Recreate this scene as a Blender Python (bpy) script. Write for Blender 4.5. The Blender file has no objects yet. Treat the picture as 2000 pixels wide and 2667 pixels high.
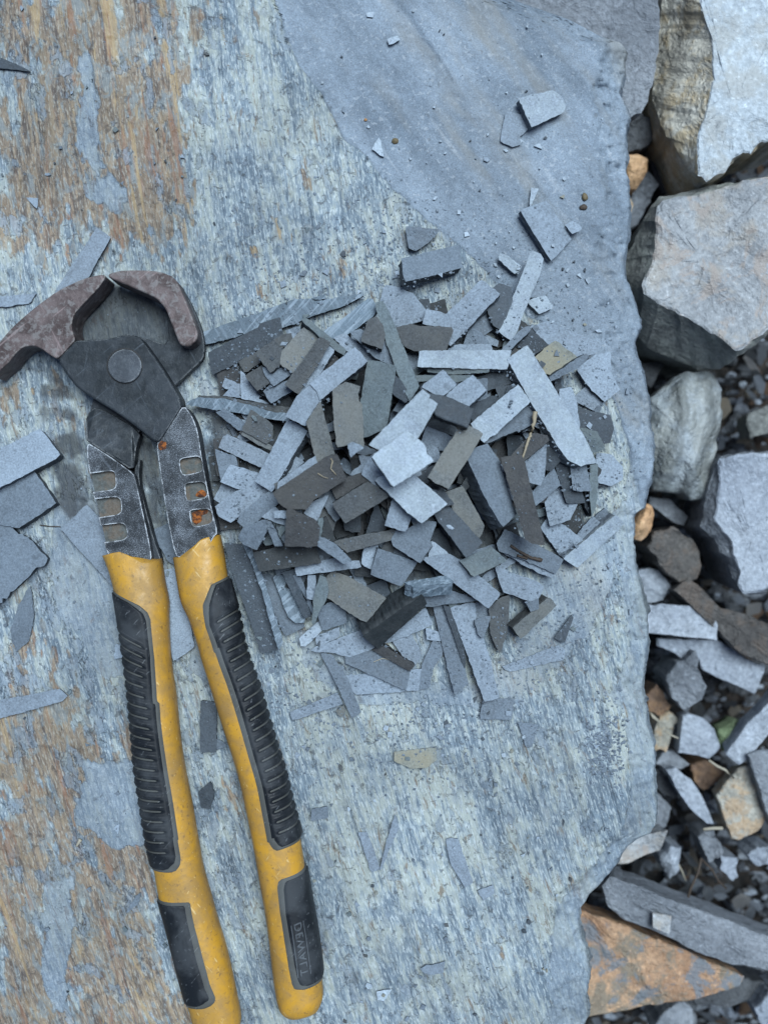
import bpy, bmesh, math, random
import numpy as np
from mathutils import Vector, Matrix
R = math.radians
scn = bpy.context.scene
COL = scn.collection

# ------------------------------------------------------------------ camera, sky, sun
H = 0.48            # camera height above the slab top (metres)
S = 0.00016         # metres per photograph pixel on the slab top
cam_d = bpy.data.cameras.new('Camera'); cam = bpy.data.objects.new('Camera', cam_d); COL.objects.link(cam)
cam.location = (0, 0, H)
cam_d.sensor_fit = 'VERTICAL'; cam_d.sensor_height = 24
cam_d.lens = 24 / (2 * (1333.5 * S / H))
cam_d.clip_start = 0.01; cam_d.clip_end = 50
cam_d.dof.use_dof = True; cam_d.dof.focus_distance = H - 0.010; cam_d.dof.aperture_fstop = 3.8
scn.camera = cam

SUN_EL, SUN_AZ = 72, 35
world = bpy.data.worlds.new("World"); scn.world = world; world.use_nodes = True
wn = world.node_tree.nodes; wl = world.node_tree.links
sky = wn.new('ShaderNodeTexSky'); sky.sky_type = 'NISHITA'; sky.sun_disc = False
sky.sun_elevation = R(SUN_EL); sky.sun_rotation = R(SUN_AZ)
sky.air_density = 1.0; sky.dust_density = 1.5; sky.ozone_density = 1.0
wl.new(sky.outputs[0], wn['Background'].inputs[0]); wn['Background'].inputs[1].default_value = 0.05
sun_d = bpy.data.lights.new('sun', 'SUN'); sun_d.energy = 2.8; sun_d.angle = R(30); sun_d.color = (.80, .92, 1)
sun = bpy.data.objects.new('sun', sun_d); COL.objects.link(sun)
sun.rotation_euler = (R(90 - SUN_EL), 0, R(180 - SUN_AZ))
scn.view_settings.view_transform = 'Standard'; scn.view_settings.look = 'None'
scn.view_settings.exposure = 0.93; scn.view_settings.gamma = 1

# ------------------------------------------------------------------ helpers
def P(px, py, z=0.0):
    k = S * (H - z) / H
    return ((px - 1000) * k, (1333.5 - py) * k, z)

def _hash(ix, iy, seed):
    h = (ix.astype(np.int64) * 374761393 + iy.astype(np.int64) * 668265263 + seed * 1442695041) & 0x7fffffff
    h = ((h ^ (h >> 13)) * 1274126177) & 0x7fffffff
    return ((h ^ (h >> 16)) & 0xffffff) / float(0xffffff)
def vnoise(x, y, seed=0):
    x = np.asarray(x, float); y = np.asarray(y, float)
    ix = np.floor(x); iy = np.floor(y); fx = x - ix; fy = y - iy
    fx = fx * fx * (3 - 2 * fx); fy = fy * fy * (3 - 2 * fy)
    a = _hash(ix, iy, seed); b = _hash(ix + 1, iy, seed); c = _hash(ix, iy + 1, seed); d = _hash(ix + 1, iy + 1, seed)
    return (a * (1 - fx) + b * fx) * (1 - fy) + (c * (1 - fx) + d * fx) * fy
def fbm(x, y, seed=0, octv=4):
    r = 0; a = .5; t = 0
    for i in range(octv):
        r = r + a * vnoise(x * 2 ** i + 17.3 * i, y * 2 ** i - 9.1 * i, seed + i); t += a; a *= .5
    return r / t
def sstep(a, b, x):
    t = np.clip((x - a) / (b - a), 0, 1); return t * t * (3 - 2 * t)
def in_poly(X, Y, poly):
    inside = np.zeros(X.shape, bool); n = len(poly)
    for i in range(n):
        x1, y1 = poly[i]; x2, y2 = poly[(i + 1) % n]
        if y1 == y2: continue
        c = ((y1 > Y) != (y2 > Y)) & (X < (x2 - x1) * (Y - y1) / (y2 - y1) + x1)
        inside ^= c
    return inside
def link(name, mesh, mats=(), parent=None):
    o = bpy.data.objects.new(name, mesh)
    for m in (mats if isinstance(mats, (list, tuple)) else [mats]): mesh.materials.append(m)
    COL.objects.link(o)
    if parent: o.parent = parent
    return o
def tag(o, label=None, cat=None, group=None, kind=None):
    if label: o['label'] = label
    if cat: o['category'] = cat
    if group: o['group'] = group
    if kind: o['kind'] = kind
    return o
def mesh_from(verts, faces, name='m', smooth=False):
    me = bpy.data.meshes.new(name); me.from_pydata([tuple(map(float, v)) for v in verts], [], faces); me.update()
    if smooth: me.polygons.foreach_set('use_smooth', [True] * len(me.polygons))
    return me
def fix_normals(me):
    bm = bmesh.new(); bm.from_mesh(me); bmesh.ops.recalc_face_normals(bm, faces=bm.faces); bm.to_mesh(me); bm.free()

# ------------------------------------------------------------------ materials
class NT:
    def __init__(s, name):
        s.m = bpy.data.materials.new(name); s.m.use_nodes = True
        s.n = s.m.node_tree.nodes; s.l = s.m.node_tree.links; s.b = s.n['Principled BSDF']
    def new(s, t, **k):
        n = s.n.new(t)
        for a, v in k.items(): setattr(n, a, v)
        return n
    def put(s, node, i, v):
        if isinstance(v, bpy.types.NodeSocket): s.l.new(v, node.inputs[i])
        elif v is not None: node.inputs[i].default_value = v
    def noise(s, vec, scale, detail=4, rough=.6, dist=0, w=None):
        n = s.new('ShaderNodeTexNoise'); n.noise_dimensions = '4D' if w is not None else '3D'
        s.put(n, 'Vector', vec); s.put(n, 'Scale', scale); s.put(n, 'Detail', detail); s.put(n, 'Roughness', rough); s.put(n, 'Distortion', dist)
        if w is not None: s.put(n, 'W', w)
        return n.outputs['Fac']
    def vor(s, vec, scale, feature='F1', out='Distance'):
        n = s.new('ShaderNodeTexVoronoi'); n.feature = feature; s.put(n, 'Vector', vec); s.put(n, 'Scale', scale); return n.outputs[out]
    def math(s, op, a, b=None, c=None):
        n = s.new('ShaderNodeMath', operation=op); s.put(n, 0, a); s.put(n, 1, b); s.put(n, 2, c); return n.outputs[0]
    def mr(s, v, a, b, c=0, d=1):
        n = s.new('ShaderNodeMapRange'); n.interpolation_type = 'SMOOTHSTEP'
        s.put(n, 0, v); s.put(n, 1, a); s.put(n, 2, b); s.put(n, 3, c); s.put(n, 4, d); return n.outputs[0]
    def mix(s, f, a, b, mode='MIX'):
        n = s.new('ShaderNodeMix', data_type='RGBA', blend_type=mode)
        s.put(n, 0, f)
        for i, v in ((6, a), (7, b)):
            s.put(n, i, v if isinstance(v, bpy.types.NodeSocket) else (*v, 1)[:4])
        return n.outputs[2]
    def scl(s, col, f):      # multiply colour by scalar socket
        n = s.new('ShaderNodeVectorMath', operation='SCALE'); s.put(n, 0, col); s.put(n, 3, f); return n.outputs[0]
    def map(s, vec, scale=(1, 1, 1), rot=(0, 0, 0), loc=(0, 0, 0)):
        n = s.new('ShaderNodeMapping'); s.put(n, 0, vec); s.put(n, 'Scale', scale); s.put(n, 'Rotation', rot); s.put(n, 'Location', loc); return n.outputs[0]
    def rs(s, vec, ang, scale):
        return s.map(s.map(vec, rot=(0, 0, ang)), scale)
    def attr(s, name, out='Fac'):
        n = s.new('ShaderNodeAttribute'); n.attribute_name = name; return n.outputs[out]
    def obj(s): return s.new('ShaderNodeTexCoord').outputs['Object']
    def bump(s, h, strength=1, dist=.001, normal=None):
        n = s.new('ShaderNodeBump'); s.put(n, 'Strength', strength); s.put(n, 'Distance', dist); s.put(n, 'Height', h)
        if normal: s.put(n, 'Normal', normal)
        return n.outputs[0]
    def out(s, col=None, rough=None, nrm=None, spec=None, metal=None):
        s.put(s.b, 'Base Color', col if isinstance(col, bpy.types.NodeSocket) or col is None else (*col, 1))
        s.put(s.b, 'Roughness', rough); s.put(s.b, 'Normal', nrm); s.put(s.b, 'Specular IOR Level', spec); s.put(s.b, 'Metallic', metal)
        return s.m
    def edge(s, radius=.0008, lo=.02, hi=.2):
        bv = s.new('ShaderNodeBevel'); bv.samples = 4; s.put(bv, 'Radius', radius)
        g = s.new('ShaderNodeNewGeometry')
        d = s.new('ShaderNodeVectorMath', operation='DOT_PRODUCT'); s.l.new(bv.outputs[0], d.inputs[0]); s.l.new(g.outputs['Normal'], d.inputs[1])
        return s.mr(s.math('SUBTRACT', 1, d.outputs['Value']), lo, hi)

def slate_mat(name, base, speck=.5, stain=None, stain_amt=0, crust=.0, rough=.55, saw=False, scale=1.0):
    t = NT(name); o = t.obj(); oi = t.new('ShaderNodeObjectInfo').outputs['Random']
    w = t.math('MULTIPLY', oi, 37.0)
    br = t.mr(oi, 0, 1, .84, 1.14)
    col = t.scl(t.mix(1, base, (1, 1, 1), 'MULTIPLY'), br)
    n1 = t.noise(o, 1300 * scale, 3, .7, 0, w); n2 = t.noise(o, 230 * scale, 4, .6, .3, w); n3 = t.noise(o, 60 * scale, 3, .5, .5, w)
    f = t.math('ADD', t.mr(n1, .25, .75, 1 - speck * .5, 1 + speck * .6), t.mr(n3, .3, .7, -.12, .12))
    col = t.scl(col, f)
    # dark pits and fine flecks of paler dust
    col = t.mix(t.math('MULTIPLY', t.mr(n2, .60, .70), .55), col, tuple(c * .45 for c in base))
    dust = t.noise(o, 700 * scale, 2, .5, .8, w)
    col = t.mix(t.math('MULTIPLY', t.mr(dust, .58, .70), .24 + crust), col, tuple(c * 1.9 + .03 for c in base))
    if stain:
        col = t.mix(t.math('MULTIPLY', t.mr(n3, .42, .62), stain_amt), col, stain)
    h = t.math('ADD', t.math('MULTIPLY', n1, .5), t.math('MULTIPLY', n2, .9))
    h = t.math('ADD', h, t.math('MULTIPLY', n3, 2.0))
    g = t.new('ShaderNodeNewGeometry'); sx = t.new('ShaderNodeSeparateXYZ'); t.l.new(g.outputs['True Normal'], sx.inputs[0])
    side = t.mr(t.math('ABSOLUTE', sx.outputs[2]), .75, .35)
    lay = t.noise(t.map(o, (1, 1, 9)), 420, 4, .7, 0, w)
    col = t.mix(t.math('MULTIPLY', side, t.mr(lay, .42, .60, .68, .97)), col, tuple(c * .28 + .004 for c in base))  # sides painted darker for missing shade, besides being undusted slate
    h = t.math('ADD', h, t.math('MULTIPLY', t.math('MULTIPLY', lay, side), 1.5))
    if saw:
        for an, sc in ((40, 900), (46, 500), (-30, 600)):
            sn_ = t.noise(t.rs(o, R(an), (1, .06, 1)), sc, 3, .6, .2, w)
            col = t.mix(t.math('MULTIPLY', t.mr(sn_, .54, .62), .5 if an > 0 else .2), col, (.26, .32, .38)); h = t.math('ADD', h, t.math('MULTIPLY', sn_, .5))
    bru = t.math('MULTIPLY', t.attr('bruise'), t.mr(n2, .38, .58, .1, 1))
    col = t.mix(t.math('MULTIPLY', bru, .55), col, tuple(min(.55, c * 1.9 + .05) for c in base))
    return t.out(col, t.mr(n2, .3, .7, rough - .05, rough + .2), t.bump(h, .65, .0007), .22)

M = {}
M['v'] = slate_mat('slate_pale', (.225, .272, .325), .5)
M['p'] = slate_mat('slate_light', (.15, .185, .225), .62)
M['m'] = slate_mat('slate_mid', (.088, .111, .137), .65)
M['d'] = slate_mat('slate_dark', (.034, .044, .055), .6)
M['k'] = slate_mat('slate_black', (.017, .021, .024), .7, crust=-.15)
M['b'] = slate_mat('slate_olive', (.044, .050, .055), .8, (.064, .065, .060), .4)
M['n'] = slate_mat('slate_brown_dark', (.028, .030, .033), .8, (.052, .051, .046), .4)
M['t'] = slate_mat('slate_tan', (.088, .097, .100), .7, (.115, .112, .094), .4)
M['y'] = slate_mat('slate_ochre', (.14, .15, .135), .6, (.21, .18, .11), .55)
M['g'] = slate_mat('slate_green', (.080, .104, .117), .7, (.100, .115, .11), .4)
M['w'] = slate_mat('slate_sawn', (.088, .12, .15), .35, saw=True)
CW = {'v': 'very pale grey', 'p': 'light grey', 'm': 'mid grey', 'd': 'dark grey', 'k': 'black', 'b': 'olive brown', 'n': 'dark brown',
      't': 'tan grey', 'y': 'ochre stained', 'g': 'greenish grey', 'w': 'saw scratched'}

# ------------------------------------------------------------------ the big slab
EDGE = [(-900, 900), (-300, 1180), (-60, 1290), (0, 1335), (50, 1480), (95, 1570), (110, 1618), (130, 1634), (180, 1626), (240, 1604), (262, 1618), (310, 1632), (400, 1633), (600, 1628), (680, 1620),
        (725, 1630), (790, 1655), (830, 1672), (850, 1674), (890, 1652), (920, 1648), (965, 1668), (1025, 1688), (1085, 1694), (1160, 1702), (1230, 1700), (1295, 1688), (1320, 1678), (1338, 1653),
        (1420, 1646), (1495, 1658), (1555, 1668), (1600, 1680), (1660, 1682), (1750, 1679), (1810, 1668), (1840, 1684), (1880, 1690), (1930, 1698), (2050, 1704), (2150, 1700), (2170, 1688), (2185, 1656), (2202, 1631), (2251, 1602), (2280, 1572),
        (2330, 1530), (2370, 1512), (2410, 1508), (2460, 1520), (2530, 1535), (2615, 1530), (2667, 1520), (2760, 1500), (3600, 1400)]
ey = np.array([e[0] for e in EDGE], float); ex = np.array([e[1] for e in EDGE], float)
def edge_x(py):
    j = fbm(py / 70.0, py * 0 + 3, 5, 5)
    return np.interp(py, ey, ex) + (j - .5) * 26 + (np.abs(fbm(py / 23., py * 0 + 8, 6, 3) - .5)) * 9
def edge_s(py): return np.interp(py, ey, ex) + (fbm(py / 70.0, py * 0 + 3, 5, 2) - .5) * 26
F = 1.20555
def fp(l): return [(x * F, y * F) for x, y in l]
def T_N1(l): return [(x / 2.765, 650 + y / 2.765) for x, y in l]
GREY = [
    [(713, -400), (713, 0), (742, 84), (776, 169), (839, 245), (902, 371), (953, 405), (1004, 473), (1063, 523), (1122, 582), (1198, 641), (1291, 734), (1380, 830), (1480, 860), (1530, 960), (1600, 1040), (1640, 1180), (1670, 1320), (1800, 1300), (1800, -400)],
    fp([(1180, 2000), (1200, 1975), (1240, 1955), (1330, 1900), (1330, 2600), (1180, 2600)]),
    fp([(1345, 1520), (1300, 1560), (1345, 1400), (1350, 1250), (1330, 1120), (1450, 1100), (1450, 1850), (1330, 1870), (1350, 1700)]),
    fp([(105, 1060), (235, 1080), (250, 1250), (310, 1470), (220, 1480), (120, 1300)]),
    fp([(180, 1640), (320, 1640), (340, 1800), (260, 1850), (150, 1780)]),
    fp([(395, 1330), (440, 1330), (520, 1450), (560, 1540), (455, 1520), (410, 1440)]),
    fp([(440, 1740), (478, 1760), (470, 2000), (440, 2020)]),
    fp([(180, 60), (215, 180), (220, 330), (300, 420), (270, 480), (170, 430), (160, 180)]),
    fp([(420, 820), (640, 860), (640, 1100), (560, 1200), (480, 1100), (440, 900)]),
    fp([(90, 1900), (165, 1870), (150, 2200), (95, 2200)]),
    fp([(640, 1330), (760, 1450), (1000, 1480), (1100, 1430), (1200, 1150), (1330, 1150), (1330, 1300), (1180, 1480), (1050, 1530), (760, 1530), (640, 1440)]),
]
RUST = [
    (1.0, fp([(-60, -60), (450, -60), (450, 120), (410, 230), (400, 420), (440, 480), (330, 560), (150, 560), (-60, 600)])),
    (.5, fp([(340, -60), (445, -60), (435, 180), (350, 130)])),
    (1.0, fp([(-60, 1490), (150, 1500), (265, 1480), (300, 1650), (340, 1850), (400, 2100), (440, 2300), (-60, 2300)])),
    (.9, fp([(440, 1520), (500, 1510), (540, 1740), (570, 1850), (500, 1860), (455, 1700)])),
    (.8, fp([(-60, 770), (130, 800), (180, 900), (190, 980), (80, 920), (-60, 960)])),
    (.45, fp([(-60, 1300), (190, 1300), (260, 1500), (-60, 1560)])),
    (.45, fp([(590, 1480), (650, 1560), (660, 1680), (620, 1600)])),
    (.35, fp([(460, 150), (700, 330), (980, 600), (800, 640), (460, 620)])),
    (.35, fp([(1000, 1900), (1250, 1800), (1330, 1500), (1340, 1700), (1280, 1900), (1160, 2000), (1150, 2260), (980, 2260)])),
]
DUSTY = [fp([(-60, 900), (700, 850), (680, 1300), (420, 1500), (460, 2050), (120, 2212), (100, 1850), (-60, 1700)]), fp([(650, 1400), (1330, 1100), (1380, 1500), (1000, 1700), (650, 1600)]), fp([(420, 1750), (700, 1900), (900, 2250), (430, 2250)])]
SHADE_DIRT = [(.95, fp([(600, 820), (760, 740), (1000, 740), (1170, 860), (1210, 1000), (1150, 1120), (1000, 1230), (800, 1280), (640, 1200), (560, 980)])), T_N1([(545, 560), (700, 300), (830, 240), (1100, 350), (1230, 500), (1290, 700), (1000, 700), (560, 680)]), T_N1([(980, 1300), (1140, 1400), (1150, 1659), (1250, 2200), (1180, 2300), (1060, 1800), (980, 1500)]),  # shade painted under the heap and in the jaw mouth; dusty patches by the tool
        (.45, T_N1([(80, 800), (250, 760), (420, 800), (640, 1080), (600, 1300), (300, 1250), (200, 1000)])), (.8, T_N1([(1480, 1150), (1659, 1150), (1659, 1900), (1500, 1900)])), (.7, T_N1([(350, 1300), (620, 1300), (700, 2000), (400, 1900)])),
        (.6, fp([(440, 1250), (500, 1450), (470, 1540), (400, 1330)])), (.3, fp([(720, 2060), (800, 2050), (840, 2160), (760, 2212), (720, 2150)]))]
def blur(a, n):
    k = np.ones(n) / n
    for ax in (0, 1):
        pad = [(0, 0), (0, 0)]; pad[ax] = (n // 2, n - 1 - n // 2)
        b = np.cumsum(np.insert(np.pad(a, pad, mode='edge'), 0, 0, axis=ax), axis=ax)
        if ax == 0: a = (b[n:, :] - b[:-n, :]) / n
        else: a = (b[:, n:] - b[:, :-n]) / n
    return a
MG = 5.0; gx = np.arange(-600, 2000, MG); gy = np.arange(-700, 3400, MG); GX, GY = np.meshgrid(gx, gy)
def mask_grid(polys, n=7):
    a = np.zeros(GX.shape)
    for p in polys:
        w, q = p if isinstance(p[0], float) else (1.0, p)
        a = np.maximum(a, w * in_poly(GX, GY, q))
    return blur(blur(a, n), n)
g_grey = mask_grid(GREY, 7); g_grey1 = mask_grid(GREY[:1], 3); g_rust = mask_grid(RUST, 31); g_greys = mask_grid(DUSTY, 41); g_shade_dirt = mask_grid(SHADE_DIRT, 9)
def samp(g, px, py):
    fx = np.clip((px - gx[0]) / MG, 0, g.shape[1] - 2); fy = np.clip((py - gy[0]) / MG, 0, g.shape[0] - 2)
    ix = fx.astype(int); iy = fy.astype(int); fx = fx - ix; fy = fy - iy
    return (g[iy, ix] * (1 - fx) + g[iy, ix + 1] * fx) * (1 - fy) + (g[iy + 1, ix] * (1 - fx) + g[iy + 1, ix + 1] * fx) * fy
def streak(px, py):      # coordinates across and along the grain of the rock
    q = np.clip(py, -700, 3400)
    return px - (0.10 * q + 0.00004 * q * q), q
def slab_fields(px, py):
    u, v = streak(px, py)
    warp = (fbm(px / 45., py / 45., 11, 4) - .5)
    gr = samp(g_grey, px + warp * 26, py + warp * 26)
    g1 = samp(g_grey1, px + warp * 22, py + warp * 22); g2 = samp(g_greys, px + warp * 70, py + warp * 70)
    gn = fbm(px / 55., py / 75., 23, 5) - .5
    grey = np.maximum(sstep(.38, .62, g1 + (fbm(u / 14., v / 60., 21, 4) - .5) * .35), sstep(.50, .62, gr * .78 + gn * .7 + (fbm(u / 10., v / 50., 25, 4) - .5) * .35))
    # loose flakes and dusty patches of the grey layer here and there
    fk = fbm(u / 36., v / 60., 27, 5) + g2 * .11 + samp(g_rust, px, py) * .02
    grey = np.maximum(grey, sstep(.625, .70, fk) * .55)
    rs = samp(g_rust, px + warp * 60, py + warp * 60)
    rn = fbm(u / 34., v / 150., 31, 5)
    rn2 = fbm(u / 11., v / 34., 33, 4)
    rust = sstep(.40, .66, rs * .80 + (rn - .5) * 1.05 + (rn2 - .5) * .6)
    return grey, rust * (1 - grey * .75), u, v
def slab_z(px, py):
    """height of the rock top in metres, without the drop at its rim"""
    grey, rust, u, v = slab_fields(px, py)
    z = (fbm(px / 330., py / 330., 41, 3) - .5) * .0045
    gf = samp(g_grey1, px, py)
    # the smooth upper right face dips away from the grained face
    d = np.clip((px - (713 + np.clip(py, -400, 900) * .63)) / 700., 0, 1)
    wz = (fbm(px / 20., py / 20., 13, 4) - .5) * 34; g1s = sstep(.35, .65, samp(g_grey1, px + wz, py - wz))
    z = z - g1s * .0022 - gf * (.006 * d) - (1 - np.abs(g1s * 2 - 1)) * .0006
    bands = fbm((px * .83 - py * .56) / 120., (px * .56 + py * .83) / 900., 47, 3)
    z = z + gf * (sstep(.45, .55, bands) - .5) * .0009
    rough = 1 - grey
    z = z + rough * ((fbm(u / 9., v / 110., 51, 3) - .5) * .0011 + (fbm(u / 30., v / 260., 52, 3) - .5) * .0022)
    # thin flakes with sharp lips
    fl = fbm(u / 48. + warp_(px, py), v / 90., 61, 4)
    z = z + rough * (np.floor(fl * 9) / 9) * .0036 - rough * .0018
    z = z + grey * (fbm(px / 20., py / 20., 71, 4) - .5) * .0007
    z = z + grey * np.abs(fbm(px / 70., py / 40., 73, 4) - .5) * -.0016
    return z
def warp_(px, py): return (fbm(px / 60., py / 60., 63, 3) - .5) * 1.2
# grid: rows follow the picture's vertical, columns run from the left to the broken right edge
ROW = 4.5
pys = np.arange(-560, 3200, ROW); NC = 440
tt = np.linspace(0, 1, NC); XL = -560.0
wall = [(0.000, .0015), (.0015, .004), (.001, .009), (.003, .016), (-.001, .026), (.004, .042), (.000, .065), (.006, .095), (.010, .135)]
PX = np.zeros((len(pys), NC)); PY = np.repeat(pys[:, None], NC, 1)
er = edge_x(pys)
PX = XL + (er[:, None] - XL) * tt[None, :]
Z = slab_z(PX, PY)
de = np.maximum((er[:, None] - PX), 0)
des = np.maximum(edge_s(PY) + (fbm(PX / 30., PY / 30., 85, 4) - .5) * 30 - PX, 0)   # distance from the rim in px
jag = 60 + 60 * fbm(PY / 240., PX / 240., 81, 4)
def rim_drop(px, py):
    w_ = (fbm(px / 38., py / 38., 85, 5) - .5) * 60 + (fbm(px / 9., py / 9., 86, 3) - .5) * 8
    d = np.maximum(edge_s(py) + w_ - px, 0); jg = 60 + 60 * fbm(py / 240., px / 240., 81, 4)
    t_ = np.clip(1 - d / jg, 0, 1) * 4.0; k_ = np.floor(t_); f_ = t_ - k_
    st = (k_ + .35 * f_ + .65 * sstep(.80, 1, f_)) / 4.0
    rg = np.abs(fbm(px / 26., py / 40., 87, 4) - .5) * .007 + np.abs(fbm(px / 8., py / 8., 88, 2) - .5) * .0022
    return -(rg - .0008) * np.clip(t_ * 1.2, 0, 1) - st * (.005 + .006 * fbm(py / 200., px * 0, 83, 2))
Z = Z + rim_drop(PX, PY) - np.exp(-de / 3.5) * .0006
grey, rust, U, V = slab_fields(PX, PY)
rimgrey = sstep(1.0, .55, des / (jag * .8))
grey = np.maximum(grey, rimgrey); rust = rust * (1 - rimgrey)
K = S * (H - Z) / H
VX = (PX - 1000) * K; VY = (1333.5 - PY) * K
nW = len(wall)
WX = np.zeros((len(pys), nW)); WZ = np.zeros((len(pys), nW)); WY = np.repeat(VY[:, -1:], nW, 1)
for j, (ox, dz) in enumerate(wall):
    n = (fbm(pys / 40., pys * 0 + j * 3, 91, 4) - .5) * .006 * min(1, j / 3)
    WX[:, j] = VX[:, -1] + ox + n; WZ[:, j] = Z[:, -1] - dz
AX = np.concatenate([VX, WX], 1); AY = np.concatenate([VY, WY], 1); AZ = np.concatenate([Z, WZ], 1)
ncol = NC + nW; nrow = len(pys)
co = np.stack([AX, AY, AZ], -1).reshape(-1, 3).astype(np.float32)
idx = np.arange(nrow * ncol).reshape(nrow, ncol)
quads = np.stack([idx[:-1, :-1], idx[1:, :-1], idx[1:, 1:], idx[:-1, 1:]], -1).reshape(-1, 4)
me = bpy.data.meshes.new('slab'); me.vertices.add(len(co)); me.vertices.foreach_set('co', co.ravel())
me.loops.add(quads.size); me.loops.foreach_set('vertex_index', quads.ravel().astype(np.int32))
me.polygons.add(len(quads)); me.polygons.foreach_set('loop_start', np.arange(0, quads.size, 4, dtype=np.int32))
me.polygons.foreach_set('loop_total', np.full(len(quads), 4, np.int32)); me.polygons.foreach_set('use_smooth', np.ones(len(quads), bool))
me.update(); me.validate()
def add_attr(me, name, arr):
    a = me.attributes.new(name, 'FLOAT', 'POINT'); a.data.foreach_set('value', np.ascontiguousarray(arr, dtype=np.float32).ravel())
def padw(a, val=None):
    last = a[:, -1:] if val is None else np.full((nrow, 1), val)
    return np.concatenate([a, np.repeat(last, nW, 1)], 1)
add_attr(me, 'grey', padw(grey, 1.0)); add_attr(me, 'shade_dirt', padw(sstep(.15, .8, samp(g_shade_dirt, PX, PY) + (fbm(PX / 30., PY / 30., 37, 4) - .5) * .7), 0.0)); add_attr(me, 'facet', padw(samp(g_grey1, PX, PY))); add_attr(me, 'rust', padw(rust, 0.0))
sa = me.attributes.new('suv', 'FLOAT_VECTOR', 'POINT')
suv = np.stack([padw(U) * S, padw(V) * S, np.concatenate([np.zeros((nrow, NC)), np.cumsum(np.full((nrow, nW), .01), 1)], 1)], -1).reshape(-1, 3).astype(np.float32)
sa.data.foreach_set('vector', suv.ravel())

def slab_material():
    t = NT('weathered_slab'); o = t.obj(); suv = t.attr('suv', 'Vector'); g = t.attr('grey'); r = t.attr('rust')
    s1 = t.map(suv, (1, .125, 1)); s2 = t.map(suv, (1, .24, 1)); s3 = t.map(suv, (1, .045, 1))
    a = t.noise(s1, 520, 6, .72, .25); b = t.noise(s2, 1300, 3, .65); c = t.noise(s3, 110, 5, .65, .5)
    blotch = t.noise(o, 38, 6, .62, .5); fine = t.noise(o, 1600, 3, .7); mid = t.noise(o, 300, 5, .7, .6); m2 = t.noise(t.map(suv, (1, .45, 1)), 170, 5, .65, .8)
    blue = (.185, .245, .30); cream = (.37, .405, .37); slate = (.125, .165, .205); white = (.50, .56, .58)
    col = t.mix(t.mr(a, .40, .58), slate, blue)
    k = t.math('ADD', t.math('ADD', t.math('MULTIPLY', a, .40), t.math('MULTIPLY', blotch, .35)), t.math('MULTIPLY', c, .25))
    col = t.mix(t.math('MULTIPLY', t.mr(k, .43, .54), .85), col, (.27, .325, .36))
    col = t.mix(t.math('MULTIPLY', t.mr(t.math('ADD', k, t.math('MULTIPLY', t.math('SUBTRACT', m2, .5), .35)), .465, .575), .88), col, cream)
    col = t.mix(t.math('MULTIPLY', t.mr(b, .51, .62), .65), col, white)
    col = t.mix(t.math('MULTIPLY', t.mr(m2, .56, .66), .45), col, (.20, .24, .29))
    col = t.mix(t.math('MULTIPLY', t.mr(mid, .56, .64), .68), col, (.07, .078, .085))
    fl = t.math('MULTIPLY', t.mr(t.noise(s2, 300, 5, .72, .8), .56, .64), t.mr(blotch, .44, .56))
    col = t.mix(t.math('MULTIPLY', fl, .70), col, (.155, .105, .065))
    # rust skin
    rc = t.mix(t.mr(a, .40, .60), (.11, .077, .055), (.32, .225, .135))
    rc = t.mix(t.math('MULTIPLY', t.mr(c, .46, .60), .8), rc, (.235, .165, .10))
    rc = t.mix(t.math('MULTIPLY', t.mr(m2, .50, .60), .75), rc, (.20, .24, .26))
    rc = t.mix(t.math('MULTIPLY', t.mr(b, .5, .66), .55), rc, (.42, .40, .34))
    rc = t.mix(t.math('MULTIPLY', t.mr(mid, .55, .64), .55), rc, (.075, .065, .062))
    rc = t.mix(t.math('MULTIPLY', t.mr(t.noise(s1, 190, 5, .68, .5), .55, .64), .75), rc, (.27, .12, .05))
    rc = t.mix(t.math('MULTIPLY', t.mr(t.noise(s1, 120, 5, .68, .9, ), .57, .64), .7), rc, (.42, .29, .13))
    edge = t.math('ADD', r, t.math('MULTIPLY', t.math('SUBTRACT', t.noise(s2, 260, 5, .75), .5), 1.3))
    col = t.mix(t.math('MULTIPLY', t.mr(edge, .25, .85), .80), col, rc)
    # smooth grey faces
    long_ = t.noise(t.rs(o, R(-34), (1, .20, 1)), 46, 5, .6, .3)
    lines_ = t.noise(t.rs(o, R(-36), (1, .10, 1)), 120, 4, .65, .9)
    gc = t.mix(t.mr(long_, .38, .62), (.135, .172, .215), (.205, .252, .305))
    gc = t.mix(t.math('MULTIPLY', t.mr(lines_, .60, .70), .45), gc, (.35, .39, .43))
    gc = t.scl(gc, t.mr(fine, .3, .7, .80, 1.20)); gc = t.scl(gc, t.mr(mid, .35, .65, .90, 1.10))
    gc = t.mix(t.math('MULTIPLY', t.mr(t.noise(o, 620, 2, .5, .5), .60, .68), .5), gc, (.36, .40, .44))
    gc = t.mix(t.math('MULTIPLY', t.mr(mid, .60, .68), .5), gc, (.075, .085, .095))
    gc = t.mix(t.math('MULTIPLY', t.mr(t.noise(t.rs(o, R(-36), (1, .22, 1)), 26, 4, .6), .53, .66), .5), gc, (.235, .225, .195))
    ge = t.math('ADD', g, t.math('MULTIPLY', t.math('SUBTRACT', t.noise(t.map(suv, (1, .4, 1)), 260, 6, .75, .5), .5), 1.9))
    col = t.mix(t.math('MULTIPLY', t.mr(ge, .42, .58), t.mr(t.attr('facet'), 0, .6, .58, 1)), col, gc)
    d = t.attr('shade_dirt')
    col = t.mix(t.math('MULTIPLY', t.mr(t.math('ADD', d, t.math('MULTIPLY', t.math('SUBTRACT', t.noise(o, 160, 5, .7), .5), .7)), .1, .9), .84), col, (.045, .050, .056))  # darkens the slab colour with painted shade and dark dust
    rgh = t.math('SUBTRACT', 1, t.math('MULTIPLY', g, .75))
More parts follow.
